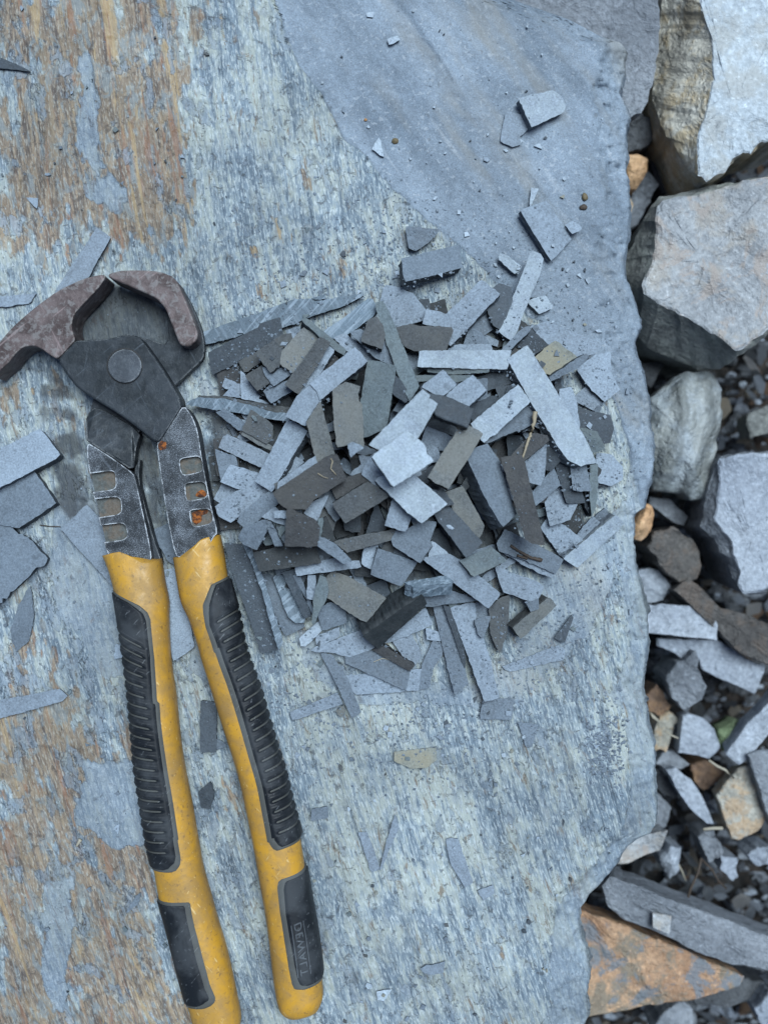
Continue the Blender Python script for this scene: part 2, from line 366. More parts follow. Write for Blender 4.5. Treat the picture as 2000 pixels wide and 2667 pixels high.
    h = t.math('ADD', t.math('MULTIPLY', t.math('ADD', a, t.math('MULTIPLY', b, .5)), rgh), t.math('ADD', t.math('MULTIPLY', mid, .45), t.math('MULTIPLY', fine, .15)))
    h = t.math('ADD', h, t.math('ADD', t.math('MULTIPLY', t.mr(ge, .44, .50), .5), t.math('MULTIPLY', t.mr(edge, .46, .50), -.35)))
    col = t.scl(col, t.mr(t.noise(o, 14, 4, .6, .4), .35, .65, .74, 1.0))
    return t.out(col, .68, t.bump(h, .95, .0011), .22)
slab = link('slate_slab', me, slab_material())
tag(slab, 'huge weathered slate slab with rusty streaks and smooth grey faces, under nippers and heap', 'rock')

# ------------------------------------------------------------------ height map so every piece rests on what is below it
CELL = 0.0004
hx = np.arange(-.20, .16, CELL); hy = np.arange(-.26, .24, CELL)
HX, HY = np.meshgrid(hx, hy)
HM = slab_z(HX / S + 1000, 1333.5 - HY / S)
HM += rim_drop(HX / S + 1000, 1333.5 - HY / S)
def hm_block(xs, ys):
    i0 = max(0, int((min(xs) - hx[0]) / CELL) - 1); i1 = min(len(hx) - 1, int((max(xs) - hx[0]) / CELL) + 2)
    j0 = max(0, int((min(ys) - hy[0]) / CELL) - 1); j1 = min(len(hy) - 1, int((max(ys) - hy[0]) / CELL) + 2)
    return slice(j0, max(j1, j0 + 1)), slice(i0, max(i1, i0 + 1))

TILES = {1: (500, 700, 4.1475), 2: (900, 700, 4.1475), 3: (1300, 600, 4.1475), 4: (500, 1100, 4.1475), 5: (900, 1100, 4.1475), 6: (1300, 1000, 4.1475),
         7: (500, 1500, 4.1475), 8: (900, 1500, 4.1475), 9: (1300, 1300, 4.1475), 'F': (0, 0, 1 / F), 'S': (0, 0, 1),
         'N1': (0, 650, 2.765), 'N2': (100, 1100, 2.765), 'N3': (200, 1600, 2.765), 'N4': (300, 2067, 2.765), 'N6': (0, 1100, 2.765),
         'U': (1300, 0, 2.37), 'V': (1500, 400, 3.318), 'W': (1500, 900, 3.318), 'X': (1500, 1400, 3.318), 'Y': (1400, 1850, 2.765), 'Z': (1300, 2167, 2.37), 'Q': (700, 1800, 2.074)}
def T(tile, pts):
    ox, oy, k = TILES[tile]; return [(ox + x / k, oy + y / k) for x, y in pts]

rng = random.Random(7)
def densify(pts, step, jit, closed=True):
    out = []; n = len(pts)
    for i in range(n if closed else n - 1):
        a = pts[i]; b = pts[(i + 1) % n]; L = math.hypot(b[0] - a[0], b[1] - a[1]); k = max(1, int(L / step))
        nx, ny = (-(b[1] - a[1]) / (L + 1e-9), (b[0] - a[0]) / (L + 1e-9))
        # one gentle chip on some edges
        cpos = rng.random(); camp = rng.uniform(0, 1) * jit * 1.6
        for j in range(k):
            t = j / k; q = 0 if j == 0 else rng.gauss(0, jit * .45) - camp * math.exp(-((t - cpos) * 6) ** 2) * (1 if j else 0)
            out.append((a[0] + (b[0] - a[0]) * t + nx * q, a[1] + (b[1] - a[1]) * t + ny * q))
    return out
def area(p): return .5 * sum(p[i][0] * p[(i + 1) % len(p)][1] - p[(i + 1) % len(p)][0] * p[i][1] for i in range(len(p)))
def slate_piece(poly, shift=(0, 0), t=.004, mat='p', jit=1.0, lift=0, parent=None, name='slate_offcut', pct=97, flat=False, update=True, mats=None):
    """poly: outline of the upper face as seen in the photograph (px); shift: how far the lower face shows beside it (px)."""
    if area(poly) < 0: poly = poly[::-1]
    poly = densify(poly, 8, jit * 1.35)
    cx = sum(p[0] for p in poly) / len(poly); cy = sum(p[1] for p in poly) / len(poly)
    w0 = [P(x, y, .006)[:2] for x, y in poly]
    c0 = P(cx, cy, .006)
    jb, ib = hm_block([p[0] for p in w0], [p[1] for p in w0])
    X = HX[jb, ib]; Y = HY[jb, ib]; Hh = HM[jb, ib]; ins = in_poly(X, Y, w0)
    if ins.sum() < 3: ins = np.ones(X.shape, bool)
    sl = math.hypot(*shift) * S
    if sl > 1e-6:
        sn = min(sl / t, .72); dx, dy = shift[0], -shift[1]; dl = math.hypot(dx, dy)
        nx, ny = -dx / dl * sn, -dy / dl * sn; nz = math.sqrt(1 - sn * sn)
        gx_, gy_ = -nx / nz, -ny / nz
    elif flat: gx_ = gy_ = 0; nx = ny = 0; nz = 1
    else:
        xs = X[ins] - c0[0]; ys = Y[ins] - c0[1]; hs = Hh[ins]
        A = np.stack([xs, ys, np.ones_like(xs)], 1); sol = np.linalg.lstsq(A, hs, rcond=None)[0] if len(xs) > 8 else (0, 0, 0)
        gx_, gy_ = float(np.clip(sol[0], -.16, .16)) * .8, float(np.clip(sol[1], -.16, .16)) * .8
        nl = math.sqrt(1 + gx_ ** 2 + gy_ ** 2); nx, ny, nz = -gx_ / nl, -gy_ / nl, 1 / nl
    plane = gx_ * (X - c0[0]) + gy_ * (Y - c0[1])
    need = (Hh - plane)[ins]
    z0 = float(np.percentile(need, pct)) + t / nz * .97 + lift         # centre height of the upper face
    # upper face vertices unprojected onto its plane
    top = []
    for x, y in poly:
        z = z0
        for _ in range(4):
            wx, wy, _z = P(x, y, z); c = P(cx, cy, z0); z = z0 + gx_ * (wx - c[0]) + gy_ * (wy - c[1])
        top.append(Vector((wx, wy, z)))
    c = Vector(P(cx, cy, z0)); N = Vector((nx, ny, nz)); n = len(top)
    def ring(off, depth, j=0):
        r = []
        for i in range(n):
            a = top[i - 1]; b = top[(i + 1) % n]; tn = (b - a); tn = tn.normalized() if tn.length > 1e-9 else Vector((1, 0, 0)); inw = tn.cross(N) * (1 if True else 1)
            r.append(top[i] + inw * (-off + (rng.gauss(0, j) if j else 0)) - N * depth)
        return r
    e = min(.00035, t * .15)
    s = -1 if (top[1] - top[0]).cross(c - top[0]).dot(N) > 0 else 1
    rings = [ring(s * e, 0), ring(0, e), ring(0, t * .38, .00012), ring(0, t * .68, .00016), ring(0, t, .0001)]
    vs = [v - c for r in rings for v in r]; fs = [list(range(n))]
    for k in range(4):
        for i in range(n):
            a = k * n + i; b = k * n + (i + 1) % n; fs.append([a, b, b + n, a + n])
    fs.append([4 * n + i for i in range(n)][::-1])
    me = mesh_from(vs, fs, name); fix_normals(me)
    add_attr(me, 'bruise', np.array([.25] * n + [1.] * n + [0.] * (3 * n)))
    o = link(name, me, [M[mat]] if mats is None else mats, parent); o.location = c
    if parent: o.location = c - parent.location
    if update:
        w1 = [(v.x, v.y) for v in top]; jb, ib = hm_block([p[0] for p in w1], [p[1] for p in w1])
        X = HX[jb, ib]; Y = HY[jb, ib]; ins = in_poly(X, Y, w1)
        HM[jb, ib] = np.where(ins, np.maximum(HM[jb, ib], z0 + gx_ * (X - c.x) + gy_ * (Y - c.y)), HM[jb, ib])
    return o
DONE = []
HEAP = 'slate offcuts heaped beside the nippers'
def piece(tile, pts, mat, text, shift=(0, 0), t=.004, jit=1.0, group=HEAP, cat='slate offcut', name='slate_offcut', **k):
    kk = TILES[tile][2]
    o = slate_piece(T(tile, pts), (shift[0] / kk * 1.45, shift[1] / kk * 1.45), t, mat, jit, name=name, **k)
    lab = CW[mat] + ' slate ' + text
    if len(lab.split()) > 16: print('LONG', lab)
    DONE.append((kk and T(tile, pts), lab))
    return tag(o, lab, cat, group)

# ------------------------------------------------------------------ loose shards hidden under the heap, seen only in its gaps
heap_poly = fp([(470, 770), (560, 720), (720, 690), (860, 660), (1000, 670), (1120, 700), (1200, 760), (1270, 860), (1270, 1000), (1250, 1110), (1170, 1180), (1080, 1240), (960, 1310), (800, 1310), (640, 1270), (520, 1170), (490, 1000)])
core_poly = fp([(600, 820), (760, 740), (1000, 740), (1170, 860), (1210, 1000), (1150, 1120), (1000, 1200), (800, 1230), (640, 1150), (570, 980)])
r2 = random.Random(21)
def rand_rect(x, y, L, W, a):
    c, s = math.cos(a), math.sin(a); q = [(-L, -W), (L * r2.uniform(.8, 1), -W * r2.uniform(.8, 1)), (L, W), (-L * r2.uniform(.85, 1), W)]
    return [(x + (u * c - v * s) / 2, y + (u * s + v * c) / 2) for u, v in q]
def region(x, y):
    v = 'upper' if y < 1050 else ('middle' if y < 1330 else 'lower'); h = 'left' if x < 880 else ('centre' if x < 1230 else 'right')
    return v + ' ' + h
k = 0
while k < 133:
    x = r2.uniform(560, 1560); y = r2.uniform(800, 1600)
    po = heap_poly if k < 95 else core_poly
    if not in_poly(np.array([x]), np.array([y]), po)[0]: continue
    mk = r2.choice('dddkkkmgbn'); rg = region(x, y)  # mostly dark slates, so their colour deepens the shade in the gaps
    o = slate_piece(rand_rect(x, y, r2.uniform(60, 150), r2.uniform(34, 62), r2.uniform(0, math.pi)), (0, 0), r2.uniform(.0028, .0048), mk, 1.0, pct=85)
    tag(o, '%s slate offcut mostly buried deep in the %s part of the heap' % (CW[mk], rg), 'slate offcut', 'buried offcuts at the bottom of the heap'); k += 1

k = 0
while k < 150:
    x = r2.uniform(560, 1560); y = r2.uniform(800, 1600)
    if not in_poly(np.array([x]), np.array([y]), heap_poly)[0]: continue
    mk = r2.choice('ddmmpppgkkn')
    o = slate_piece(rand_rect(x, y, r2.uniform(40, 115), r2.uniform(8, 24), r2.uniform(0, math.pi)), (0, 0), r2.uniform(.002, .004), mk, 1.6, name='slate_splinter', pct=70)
    tag(o, '%s slate splinter caught between offcuts in the %s part of the heap' % (CW[mk], region(x, y)), 'slate splinter', 'splinters in the gaps of the heap'); k += 1
# ------------------------------------------------------------------ flat shards under the edges of the heap
piece(1, [(530, 1105), (600, 1180), (720, 1340), (720, 1410), (850, 1460), (540, 1400)], 'p', 'wedge flat at the left rim, just above the long bark-edged strip', t=.0015)
piece(1, [(340, 1370), (435, 1285), (535, 1390)], 'p', 'small triangle above the long strip nearest the nippers', t=.0015)
piece(1, [(265, 1550), (380, 1525), (550, 1659), (720, 1760), (500, 1740)], 'm', 'sliver lying flat just below the long strip beside the nippers', t=.0015)
piece(4, [(260, 295), (470, 380), (490, 470), (420, 470), (320, 620)], 'm', 'trapezoid at the left rim, under the pale strip with a notched end', t=.003)
piece(6, [(835, 120), (960, 10), (1130, 190), (1060, 300), (820, 180)], 'p', 'flat shard under the point of the large right plate', t=.002)
piece(6, [(840, 250), (970, 300), (1190, 340), (1230, 480), (1190, 630), (1130, 640), (860, 460)], 'd', 'polygonal flake lying flat right of the longest pale bar', t=.002)
piece(6, [(870, 480), (1050, 520), (1130, 700), (990, 740)], 'g', 'flake touching the polygonal dark flake right of the longest bar', t=.003)
piece(6, [(1050, 750), (1200, 760), (1330, 900), (1330, 1030), (1200, 1100), (1060, 1060)], 'p', 'broad thin flake beside the broken lower end of the longest bar', t=.0015)
piece(8, [(0, 1080), (20, 1080), (250, 1065), (640, 1240), (110, 1275)], 'p', 'flat triangle at the bottom rim of the heap', t=.002)
piece(8, [(690, 1020), (820, 1010), (790, 1230), (650, 1230)], 'p', 'small upright rectangle at the bottom rim between two larger shards', t=.0025)
piece(8, [(830, 960), (950, 700), (1040, 740), (1060, 800), (940, 1000), (900, 1200), (800, 1220)], 'm', 'tapering shard pointing up into the hollow at the bottom of the heap', t=.002)
piece(8, [(870, 570), (1020, 620), (1030, 700), (880, 680)], 'p', 'small square right of the dark hollow near the bottom', t=.003)
piece(7, [(1400, 840), (1500, 850), (1659, 1080), (1820, 1470), (1730, 1530), (1600, 1230)], 'm', 'long thin strip sticking out from the lower left of the heap', t=.0025)
piece(7, [(1065, 1475), (1180, 1430), (1570, 1270), (1620, 1380), (1090, 1550)], 'p', 'strip lying alone below the heap, beside the right handle', t=.002, group='offcuts scattered round the heap')
piece(7, [(1560, 1460), (1640, 1400), (1650, 1460), (1610, 1520)], 't', 'crumb at the right end of the lone strip below the heap', t=.002, group='offcuts scattered round the heap', cat='slate chip', name='slate_chip')
piece('S', [(1259, 1819), (1336, 1822), (1332, 1872), (1252, 1872)], 'm', 'square plate lying below the end of the long pale strip', t=.002)
piece('F', [(1085, 1440), (1205, 1395), (1220, 1405), (1215, 1425), (1100, 1450)], 'p', 'thin wedge lying flat at the lower right of the heap', t=.0012)
piece(9, [(450, 310), (515, 215), (700, 290), (900, 450), (690, 640)], 'p', 'plate behind the pale bar at the lower right', t=.003)
piece(9, [(845, 385), (1010, 190), (1080, 250), (900, 430)], 'm', 'small block tucked behind the pale bar at the lower right', t=.003)
piece(9, [(1030, 200), (1140, 100), (1180, 200), (1100, 240)], 'm', 'rounded chip behind the upper end of the lower right bar', t=.002)
piece(3, [(840, 1500), (1040, 1350), (1190, 1320), (1200, 1540), (1290, 1720), (1135, 1844), (960, 1669)], 'p', 'large plate at the right rim with a point aimed downward', t=.003)
piece(9, [(600, 1500), (780, 1255), (790, 1280), (700, 1540)], 'd', 'dart shaped shard lying alone right of the heap', t=.003)

# ------------------------------------------------------------------ lower layers
piece(2, [(440, 180), (540, 200), (720, 270), (800, 370), (880, 480), (870, 540), (530, 635), (420, 420), (380, 340), (410, 240)], 'p', 'wide plate at the top of the heap, behind the long leaning strip')
piece(2, [(880, 440), (1060, 490), (1080, 490), (960, 610), (840, 590)], 'p', 'small plate at the top, between wide plate and broad leaning bar')
piece(2, [(1350, 600), (1640, 430), (1700, 560), (1480, 720)], 'm', 'slab end right of the broad bar at the top')
piece(2, [(1280, 810), (1350, 630), (1480, 720), (1570, 850)], 'm', 'triangle wedged below the top right slab end')
piece(3, [(-180, 710), (0, 580), (120, 620), (130, 780), (0, 1060), (-60, 1020)], 'd', 'plate in shade left of the thin upright bar')
piece(3, [(330, 720), (365, 620), (480, 585), (530, 650), (480, 700)], 'p', 'short bar end right of the thin upright bar', t=.003)
piece(3, [(305, 770), (480, 700), (565, 810), (560, 840), (430, 895)], 'v', 'small square right of the thin upright bar', t=.003)
piece(3, [(0, 320), (40, 260), (235, 390), (200, 470)], 'v', 'short strip at the upper left of the thin upright bar', t=.003)
piece(3, [(240, 1110), (330, 1060), (520, 1240), (380, 1330), (200, 1250)], 'd', 'shard behind the ochre stained block')
piece(3, [(330, 1050), (510, 990), (850, 1130), (1095, 1225), (1040, 1310), (860, 1375), (700, 1300), (540, 1230), (400, 1140)], 'p', 'pointed plate at the upper right, above the ochre block', t=.003)
piece(3, [(30, 1290), (280, 1050), (320, 1040), (330, 1070), (120, 1280)], 'm', 'thin strip on edge below the upright bar', t=.006)
piece(3, [(390, 1370), (600, 1200), (830, 1365), (600, 1565), (500, 1540), (430, 1400)], 'y', 'square block at the upper right of the heap', (5, 22), t=.005)
piece(3, [(545, 1590), (860, 1380), (940, 1340), (955, 1360), (850, 1480), (560, 1620)], 'm', 'thin strip on edge below the ochre block', t=.006)
piece(1, [(890, 770), (975, 720), (1070, 700), (1080, 760), (950, 860)], 'b', 'chip half hidden right of the long dark strip')
piece(1, [(510, 1005), (700, 905), (750, 1000), (570, 1110)], 'b', 'small block under the long dark strip at the upper left', (5, 15))
piece(1, [(780, 1325), (850, 1260), (1090, 1200), (1120, 1290), (860, 1445)], 'm', 'block at the left, below the stack of small brown blocks', (8, 12))
piece(1, [(1500, 820), (1535, 870), (1380, 1130), (1180, 1350), (1145, 1335), (1330, 1080)], 'p', 'thin layer under the narrow olive strip')
piece(2, [(-120, 745), (0, 705), (60, 760), (370, 1010), (240, 1000), (110, 860), (30, 890)], 'p', 'strip running from upper left into the middle under two blocks')
piece(2, [(60, 690), (160, 660), (420, 790), (530, 1000), (530, 1050), (330, 960), (110, 740)], 'm', 'plate under the small brown block left of the long leaning strip')
piece(2, [(540, 1160), (600, 1220), (690, 1400), (640, 1440), (510, 1340)], 'd', 'shard in the shade under the long leaning strip')
piece(2, [(640, 870), (700, 880), (790, 950), (750, 1130), (700, 1040)], 'p', 'rough chip right of the long leaning strip', t=.003)
piece(2, [(890, 1065), (1550, 1080), (1540, 1110), (1200, 1130), (890, 1110)], 'g', 'thin bar just under the level pale bar')
piece(2, [(760, 1160), (1370, 1160), (1410, 1180), (1180, 1215), (770, 1205)], 'g', 'thinner lower bar of two under the level pale bar')
piece(2, [(1130, 830), (1560, 820), (1575, 860), (1560, 900), (1100, 900)], 'p', 'bar lying directly behind the level pale bar')
piece(2, [(1420, 1180), (1659, 1110), (1790, 1080), (1850, 1210), (1540, 1310)], 'd', 'block left of the upper end of the longest bar')
piece(2, [(1420, 1200), (1525, 1190), (1520, 1390), (1400, 1430)], 'm', 'plate behind the pale block in the upper middle')
piece(2, [(1360, 1480), (1560, 1380), (1659, 1400), (1640, 1480), (1370, 1640)], 'd', 'rounded shard right of the middle, under two pale bars')
piece(5, [(870, 20), (1000, -30), (1190, 60), (1160, 140), (890, 40)], 'd', 'rounded shard in the very centre of the heap')
piece(6, [(655, 60), (770, 40), (830, 200), (860, 480), (660, 160)], 'p', 'thin layer behind the right side of the longest bar')
piece(6, [(-160, 640), (320, 240), (365, 290), (355, 430), (0, 575)], 'm', 'wedge under the broad pale bar right of the middle', (4, 16))
piece(6, [(400, 360), (560, 560), (650, 760), (650, 830), (560, 930), (480, 920), (500, 640)], 'd', 'plate in the shade under the longest bar')
piece(6, [(90, 570), (120, 550), (270, 575), (260, 680), (100, 780)], 'd', 'small block left of the dried stalk')
piece(6, [(260, 830), (500, 640), (480, 1000), (440, 1090), (310, 1050)], 'p', 'crusty plate under the dried stalk')
piece(6, [(130, 780), (360, 540), (510, 560), (530, 610), (260, 830)], 'n', 'plate with the dried stalk across it')
piece(6, [(345, 1185), (590, 920), (650, 1090), (370, 1320)], 'm', 'strip leaning right of the long dark brown bar')
piece(6, [(490, 1240), (660, 1090), (700, 1280), (840, 1290), (760, 1460), (550, 1530)], 'p', 'five sided plate right of the long dark brown bar')
piece(6, [(600, 850), (740, 810), (790, 1000), (880, 1160), (920, 1280), (730, 1280), (670, 1060)], 'd', 'edge piece under the broken end of the longest bar')
piece(6, [(930, 1130), (985, 1130), (990, 1430), (930, 1330)], 'd', 'sliver beside the green sliver at the right rim', t=.006)
piece(6, [(985, 880), (1055, 870), (1050, 1230), (1000, 1430), (985, 1100)], 'g', 'upright sliver at the right rim', t=.007)
piece(6, [(770, 850), (930, 870), (985, 1150), (880, 1155), (800, 1140)], 'm', 'block just below the broken end of the longest bar')

piece(4, [(640, -130), (820, -10), (870, 40), (865, 165), (805, 225), (640, 130), (555, 90)], 'b', 'angular block at the left, below the bark-edged strip')
piece(4, [(540, 130), (560, 100), (800, 225), (870, 270), (860, 300)], 't', 'ragged sliver under the olive block at the left')
piece(4, [(940, 650), (1330, 370), (1350, 440), (920, 750)], 'p', 'narrow strip behind the large dark brown block')
piece(4, [(900, 640), (1120, 370), (1205, 430), (960, 620)], 'p', 'crusted shard in the gap right of the steep bar at left')
piece(4, [(1220, 980), (1290, 880), (1470, 790), (1340, 1070)], 'p', 'shard below the large dark brown block')
piece(4, [(245, 825), (330, 670), (500, 720), (310, 865)], 'p', 'ragged end at the far left rim beside the nippers')
piece(4, [(765, 1020), (900, 920), (1025, 1110)], 'p', 'triangle left of the upright dark brown plate')
piece(4, [(795, 1060), (850, 1080), (975, 1330), (900, 1330)], 'm', 'narrow leaning strip left of the upright dark brown plate')
piece(5, [(-20, 1000), (160, 990), (150, 1180), (0, 1160)], 'd', 'block in the lower left shade beneath the brown bars')
piece(5, [(230, 1190), (330, 880), (440, 1110), (430, 1150)], 'd', 'wedge in the shade left of the small pale block, lower middle')
piece(5, [(820, 210), (880, 50), (1140, 160), (1060, 300), (990, 290), (880, 300)], 'p', 'plate in the middle, right of the broadest square')
piece(5, [(890, 290), (990, 280), (1020, 400), (930, 430)], 'p', 'small chip at the right corner of the broadest square')
piece(5, [(760, 570), (1000, 440), (900, 600), (890, 660)], 'd', 'triangle under the broadest square')
piece(5, [(1080, 760), (1260, 700), (1370, 900), (1490, 1120), (1440, 1240), (1180, 960)], 't', 'cracked plate behind the black bar right of the middle')
piece(5, [(960, 790), (1040, 730), (1165, 880), (1060, 900)], 'd', 'small strip end touching the corner of the broad pale plate')
piece(7, [(1100, 0), (1150, -40), (1320, 400), (1310, 420), (1250, 260)], 'm', 'hair thin strip near the lower left of the heap')
piece(7, [(1000, 0), (1100, 0), (1270, 380), (1280, 430), (1220, 450)], 'd', 'leaning plate beside the scratched plate at the lower left')
piece(7, [(1260, 0), (1330, 0), (1330, 245), (1250, 240)], 'p', 'short upright chip above the tan block')
piece(7, [(1385, 0), (1440, 20), (1470, 150), (1440, 260), (1380, 360), (1310, 530), (1320, 250)], 'g', 'upright wedge left of the tan block')
piece(7, [(745, -20), (880, 0), (1215, 545), (1015, 640), (810, 220)], 'm', 'leaning plate under the scratched plate at the lower left')
piece(7, [(885, 20), (910, 0), (1000, 0), (1220, 450), (1210, 500), (1120, 500), (1050, 440)], 'w', 'leaning plate at the lower left of the heap', t=.003)
piece(7, [(1350, 660), (1590, 560), (1585, 650), (1400, 740), (1350, 735)], 'p', 'strip end under the rough block at the lower left')
piece(8, [(835, 220), (1160, 170), (1420, 260), (870, 325)], 'm', 'strip lying level right of the black bar')
piece(8, [(1060, 320), (1140, 350), (1270, 720), (1290, 990), (1150, 560)], 'd', 'strip in the shade between the two long bottom strips')
piece(8, [(950, 330), (1060, 320), (1200, 700), (1320, 1160), (1180, 1270), (1100, 950)], 'm', 'left one of the two long strips reaching down at the bottom')
piece(8, [(1140, 350), (1310, 300), (1395, 300), (1400, 500), (1530, 830), (1650, 1310), (1505, 1350)], 'p', 'right one of the two long strips reaching down at the bottom')
piece(8, [(1410, 290), (1540, 340), (1540, 430), (1410, 470)], 'p', 'small square right of the two long bottom strips', t=.003)
piece(8, [(1400, 480), (1560, 440), (1480, 670), (1430, 620)], 'm', 'small triangle right of the two long bottom strips', t=.003)
piece(8, [(1555, 345), (1659, 255), (1760, 215), (1740, 600), (1659, 830), (1570, 620)], 'b', 'chunk standing on edge at the lower right', t=.007)
piece(9, [(150, 1390), (540, 1070), (610, 1150), (230, 1500)], 't', 'bar lying low at the lower right rim', (-42, -20), t=.006)
piece(9, [(300, 1130), (420, 1080), (420, 1180), (340, 1210)], 'm', 'chip lying across the tan bar at the lower right', t=.002)

# ------------------------------------------------------------------ middle layers
o = piece(1, [(125, 690), (300, 630), (480, 570), (740, 480), (960, 390), (1110, 340), (1290, 330), (1430, 285), (1440, 310), (1320, 345), (1420, 350), (1659, 300), (1850, 285), (1659, 385), (1300, 500), (975, 630), (715, 635), (620, 680), (250, 790), (140, 810)], 'w', 'long tapering strip along the upper left rim of the heap', t=.004)
piece(1, [(1415, 690), (1659, 525), (1900, 330), (1945, 330), (1990, 450), (1950, 510), (1659, 715), (1540, 750), (1450, 720)], 'w', 'shorter strip right of the long tapering one', t=.004)
o = piece(1, [(-60, 1455), (70, 1395), (380, 1418), (520, 1458), (900, 1563), (1070, 1570), (1040, 1645), (600, 1565), (300, 1515), (0, 1475)], 'w', 'long strip with a bark brown edge, touching the nippers', t=.004)
q = slate_piece(T(1, [(60, 1370), (330, 1380), (600, 1430), (850, 1470), (1075, 1500), (1060, 1568), (900, 1560), (520, 1455), (380, 1415), (70, 1395)]), (0, 0), .003, 'b', 1, parent=o, name='weathered_edge'); q['label'] = 'brown weathered edge of the strip'
piece(1, [(185, 910), (460, 770), (720, 640), (740, 600), (945, 530), (975, 715), (500, 990), (225, 1140)], 'd', 'long strip leaning across the upper left of the heap', t=.004)
piece(2, [(240, 570), (330, 520), (390, 600), (420, 710), (390, 860), (180, 780)], 'b', 'small block left of the long leaning strip', (-3, 14), t=.005)
piece(2, [(1465, 130), (1659, 270), (1130, 825), (960, 615)], 'p', 'broad leaning bar at the top of the heap', t=.005)
piece(2, [(540, 640), (700, 600), (770, 620), (1140, 640), (1155, 670), (1120, 760), (1080, 880), (740, 880), (640, 830)], 'b', 'level block near the top, left end under the leaning strip', (0, 12), t=.005)
piece(2, [(325, 370), (400, 360), (435, 420), (535, 640), (785, 1270), (690, 1420), (560, 1110), (440, 760)], 'g', 'long thin strip leaning down from the top of the heap', t=.004)
piece(2, [(805, 895), (1780, 885), (1770, 920), (1735, 1078), (785, 1052), (800, 960)], 'v', 'long bar lying level near the top', (0, 14), t=.005)
piece(3, [(360, 230), (440, 260), (470, 310), (440, 425), (240, 930), (140, 1200), (0, 1085)], 'v', 'thin bar standing nearly upright at the top right', t=.0045)
piece(2, [(1050, 1100), (1190, 1250), (1030, 1380), (830, 1275)], 'p', 'speckled square below the level pale bar', (18, -6), t=.005)
piece(2, [(1370, 1155), (1510, 1310), (1330, 1475), (1090, 1380), (1120, 1340)], 'p', 'block below the right half of the level pale bar', (14, 12), t=.005)
piece(2, [(800, 1260), (900, 1340), (1090, 1375), (1390, 1510), (1320, 1720), (980, 1590), (830, 1330)], 'd', 'block in the upper middle, between the split bar and pale block', (-8, 12), t=.005)
piece(1, [(770, 1070), (980, 1040), (1085, 1120), (885, 1260), (800, 1150)], 'm', 'crusted block under the small brown square at the upper left', (5, 14))
piece(1, [(585, 1160), (755, 1050), (800, 1120), (850, 1205), (710, 1310)], 'b', 'square block, lower of two at the upper left', (8, 24), t=.005)
piece(1, [(1210, 640), (1375, 760), (1085, 1118), (960, 1020), (980, 890)], 't', 'steep block at the upper left with a veined face', t=.005)
piece(1, [(1390, 745), (1490, 800), (1150, 1345), (1010, 1250)], 'b', 'narrow leaning strip at the upper left', t=.005)
piece(1, [(1190, 548), (1225, 535), (1460, 720), (1659, 880), (1640, 930), (1400, 745)], 'g', 'strip standing on edge at the top left', (-22, 40), t=.009, pct=60)
piece(1, [(695, 905), (880, 780), (960, 870), (1020, 980), (850, 1115)], 'b', 'small square topmost of the upper left stack', (14, 12), t=.005)
piece(1, [(1020, 1590), (1140, 1380), (1290, 1255), (1390, 1420), (1225, 1690)], 'p', 'block left of the middle, above the steep bar', (12, 8), t=.005)
piece(1, [(1280, 1240), (1760, 855), (1885, 1000), (1385, 1410), (1355, 1320)], 'p', 'large clean bar left of the middle, near the top', (8, 14), t=.006)
piece(4, [(1245, 0), (1385, -219), (1440, 0), (1540, 360), (1365, 450)], 't', 'tall leaning block left of the big olive plate', t=.005)
piece(2, [(-130, 1310), (0, 1230), (150, 1275), (125, 1345), (135, 1430), (175, 1490), (190, 1920), (50, 1880), (-80, 1920), (-120, 1650)], 't', 'big upright plate with a broken foot, left of the middle', t=.005)
piece(5, [(30, 240), (80, 220), (190, 275), (110, 320), (60, 370)], 'p', 'broken flake hanging from the foot of the big tan plate', t=.003)
piece(2, [(245, 1000), (340, 1005), (540, 1060), (530, 1130), (430, 1720), (200, 1815), (170, 1450)], 'g', 'tall plate with a yellowish top, in the middle of the heap', (14, 4), t=.006)
piece(4, [(300, 270), (345, 160), (385, 135), (830, 345), (755, 480)], 'p', 'strip with a notched end at the left rim', (-4, 10))
piece(4, [(315, 640), (420, 465), (730, 560), (690, 620), (510, 715)], 'p', 'blunt plate at the left rim under the steep bar')
piece(4, [(500, 1070), (540, 990), (850, 740), (945, 860), (700, 1065), (570, 1130)], 'm', 'leaning block below the widest left bar')
piece(4, [(260, 910), (690, 620), (850, 735), (420, 1075), (350, 1040), (300, 1010)], 'p', 'wide leaning bar at the left rim beside the nippers')
piece(4, [(690, 630), (1040, -15), (1100, 0), (1240, 95), (860, 745)], 'p', 'steep bar at the left of the heap, its dark side showing', (28, 16), t=.007)
piece(6, [(200, 15), (325, 190), (0, 490), (-165, 625), (-300, 430)], 'v', 'broad bar right of the middle, running under the longest bar', t=.005)
piece(4, [(510, 1250), (560, 1140), (790, 1060), (800, 1180), (700, 1370), (560, 1310)], 'm', 'rough lump at the lower left, beside the yellow handle', t=.006)
o = piece(4, [(355, 1310), (555, 1325), (640, 1480), (760, 1800), (935, 2449), (750, 2480), (640, 2150), (480, 1700)], 'd', 'long heavy bar standing beside the ribbed right grip', t=.007, flat=True)
q = slate_piece(T(4, [(557, 1322), (640, 1370), (770, 1700), (975, 2370), (937, 2449), (762, 1800), (642, 1480)]), (0, 0), .005, 'w', 1, parent=o, name='sawn_edge'); q['label'] = 'pale sawn edge of the heavy bar'
piece(5, [(-150, 690), (170, 550), (250, 640), (20, 780), (-100, 820)], 'n', 'upper one of two flat blocks left of the middle')
piece(5, [(430, 1110), (515, 830), (720, 1000), (640, 1170)], 'p', 'block below the broad pale plate of the centre')
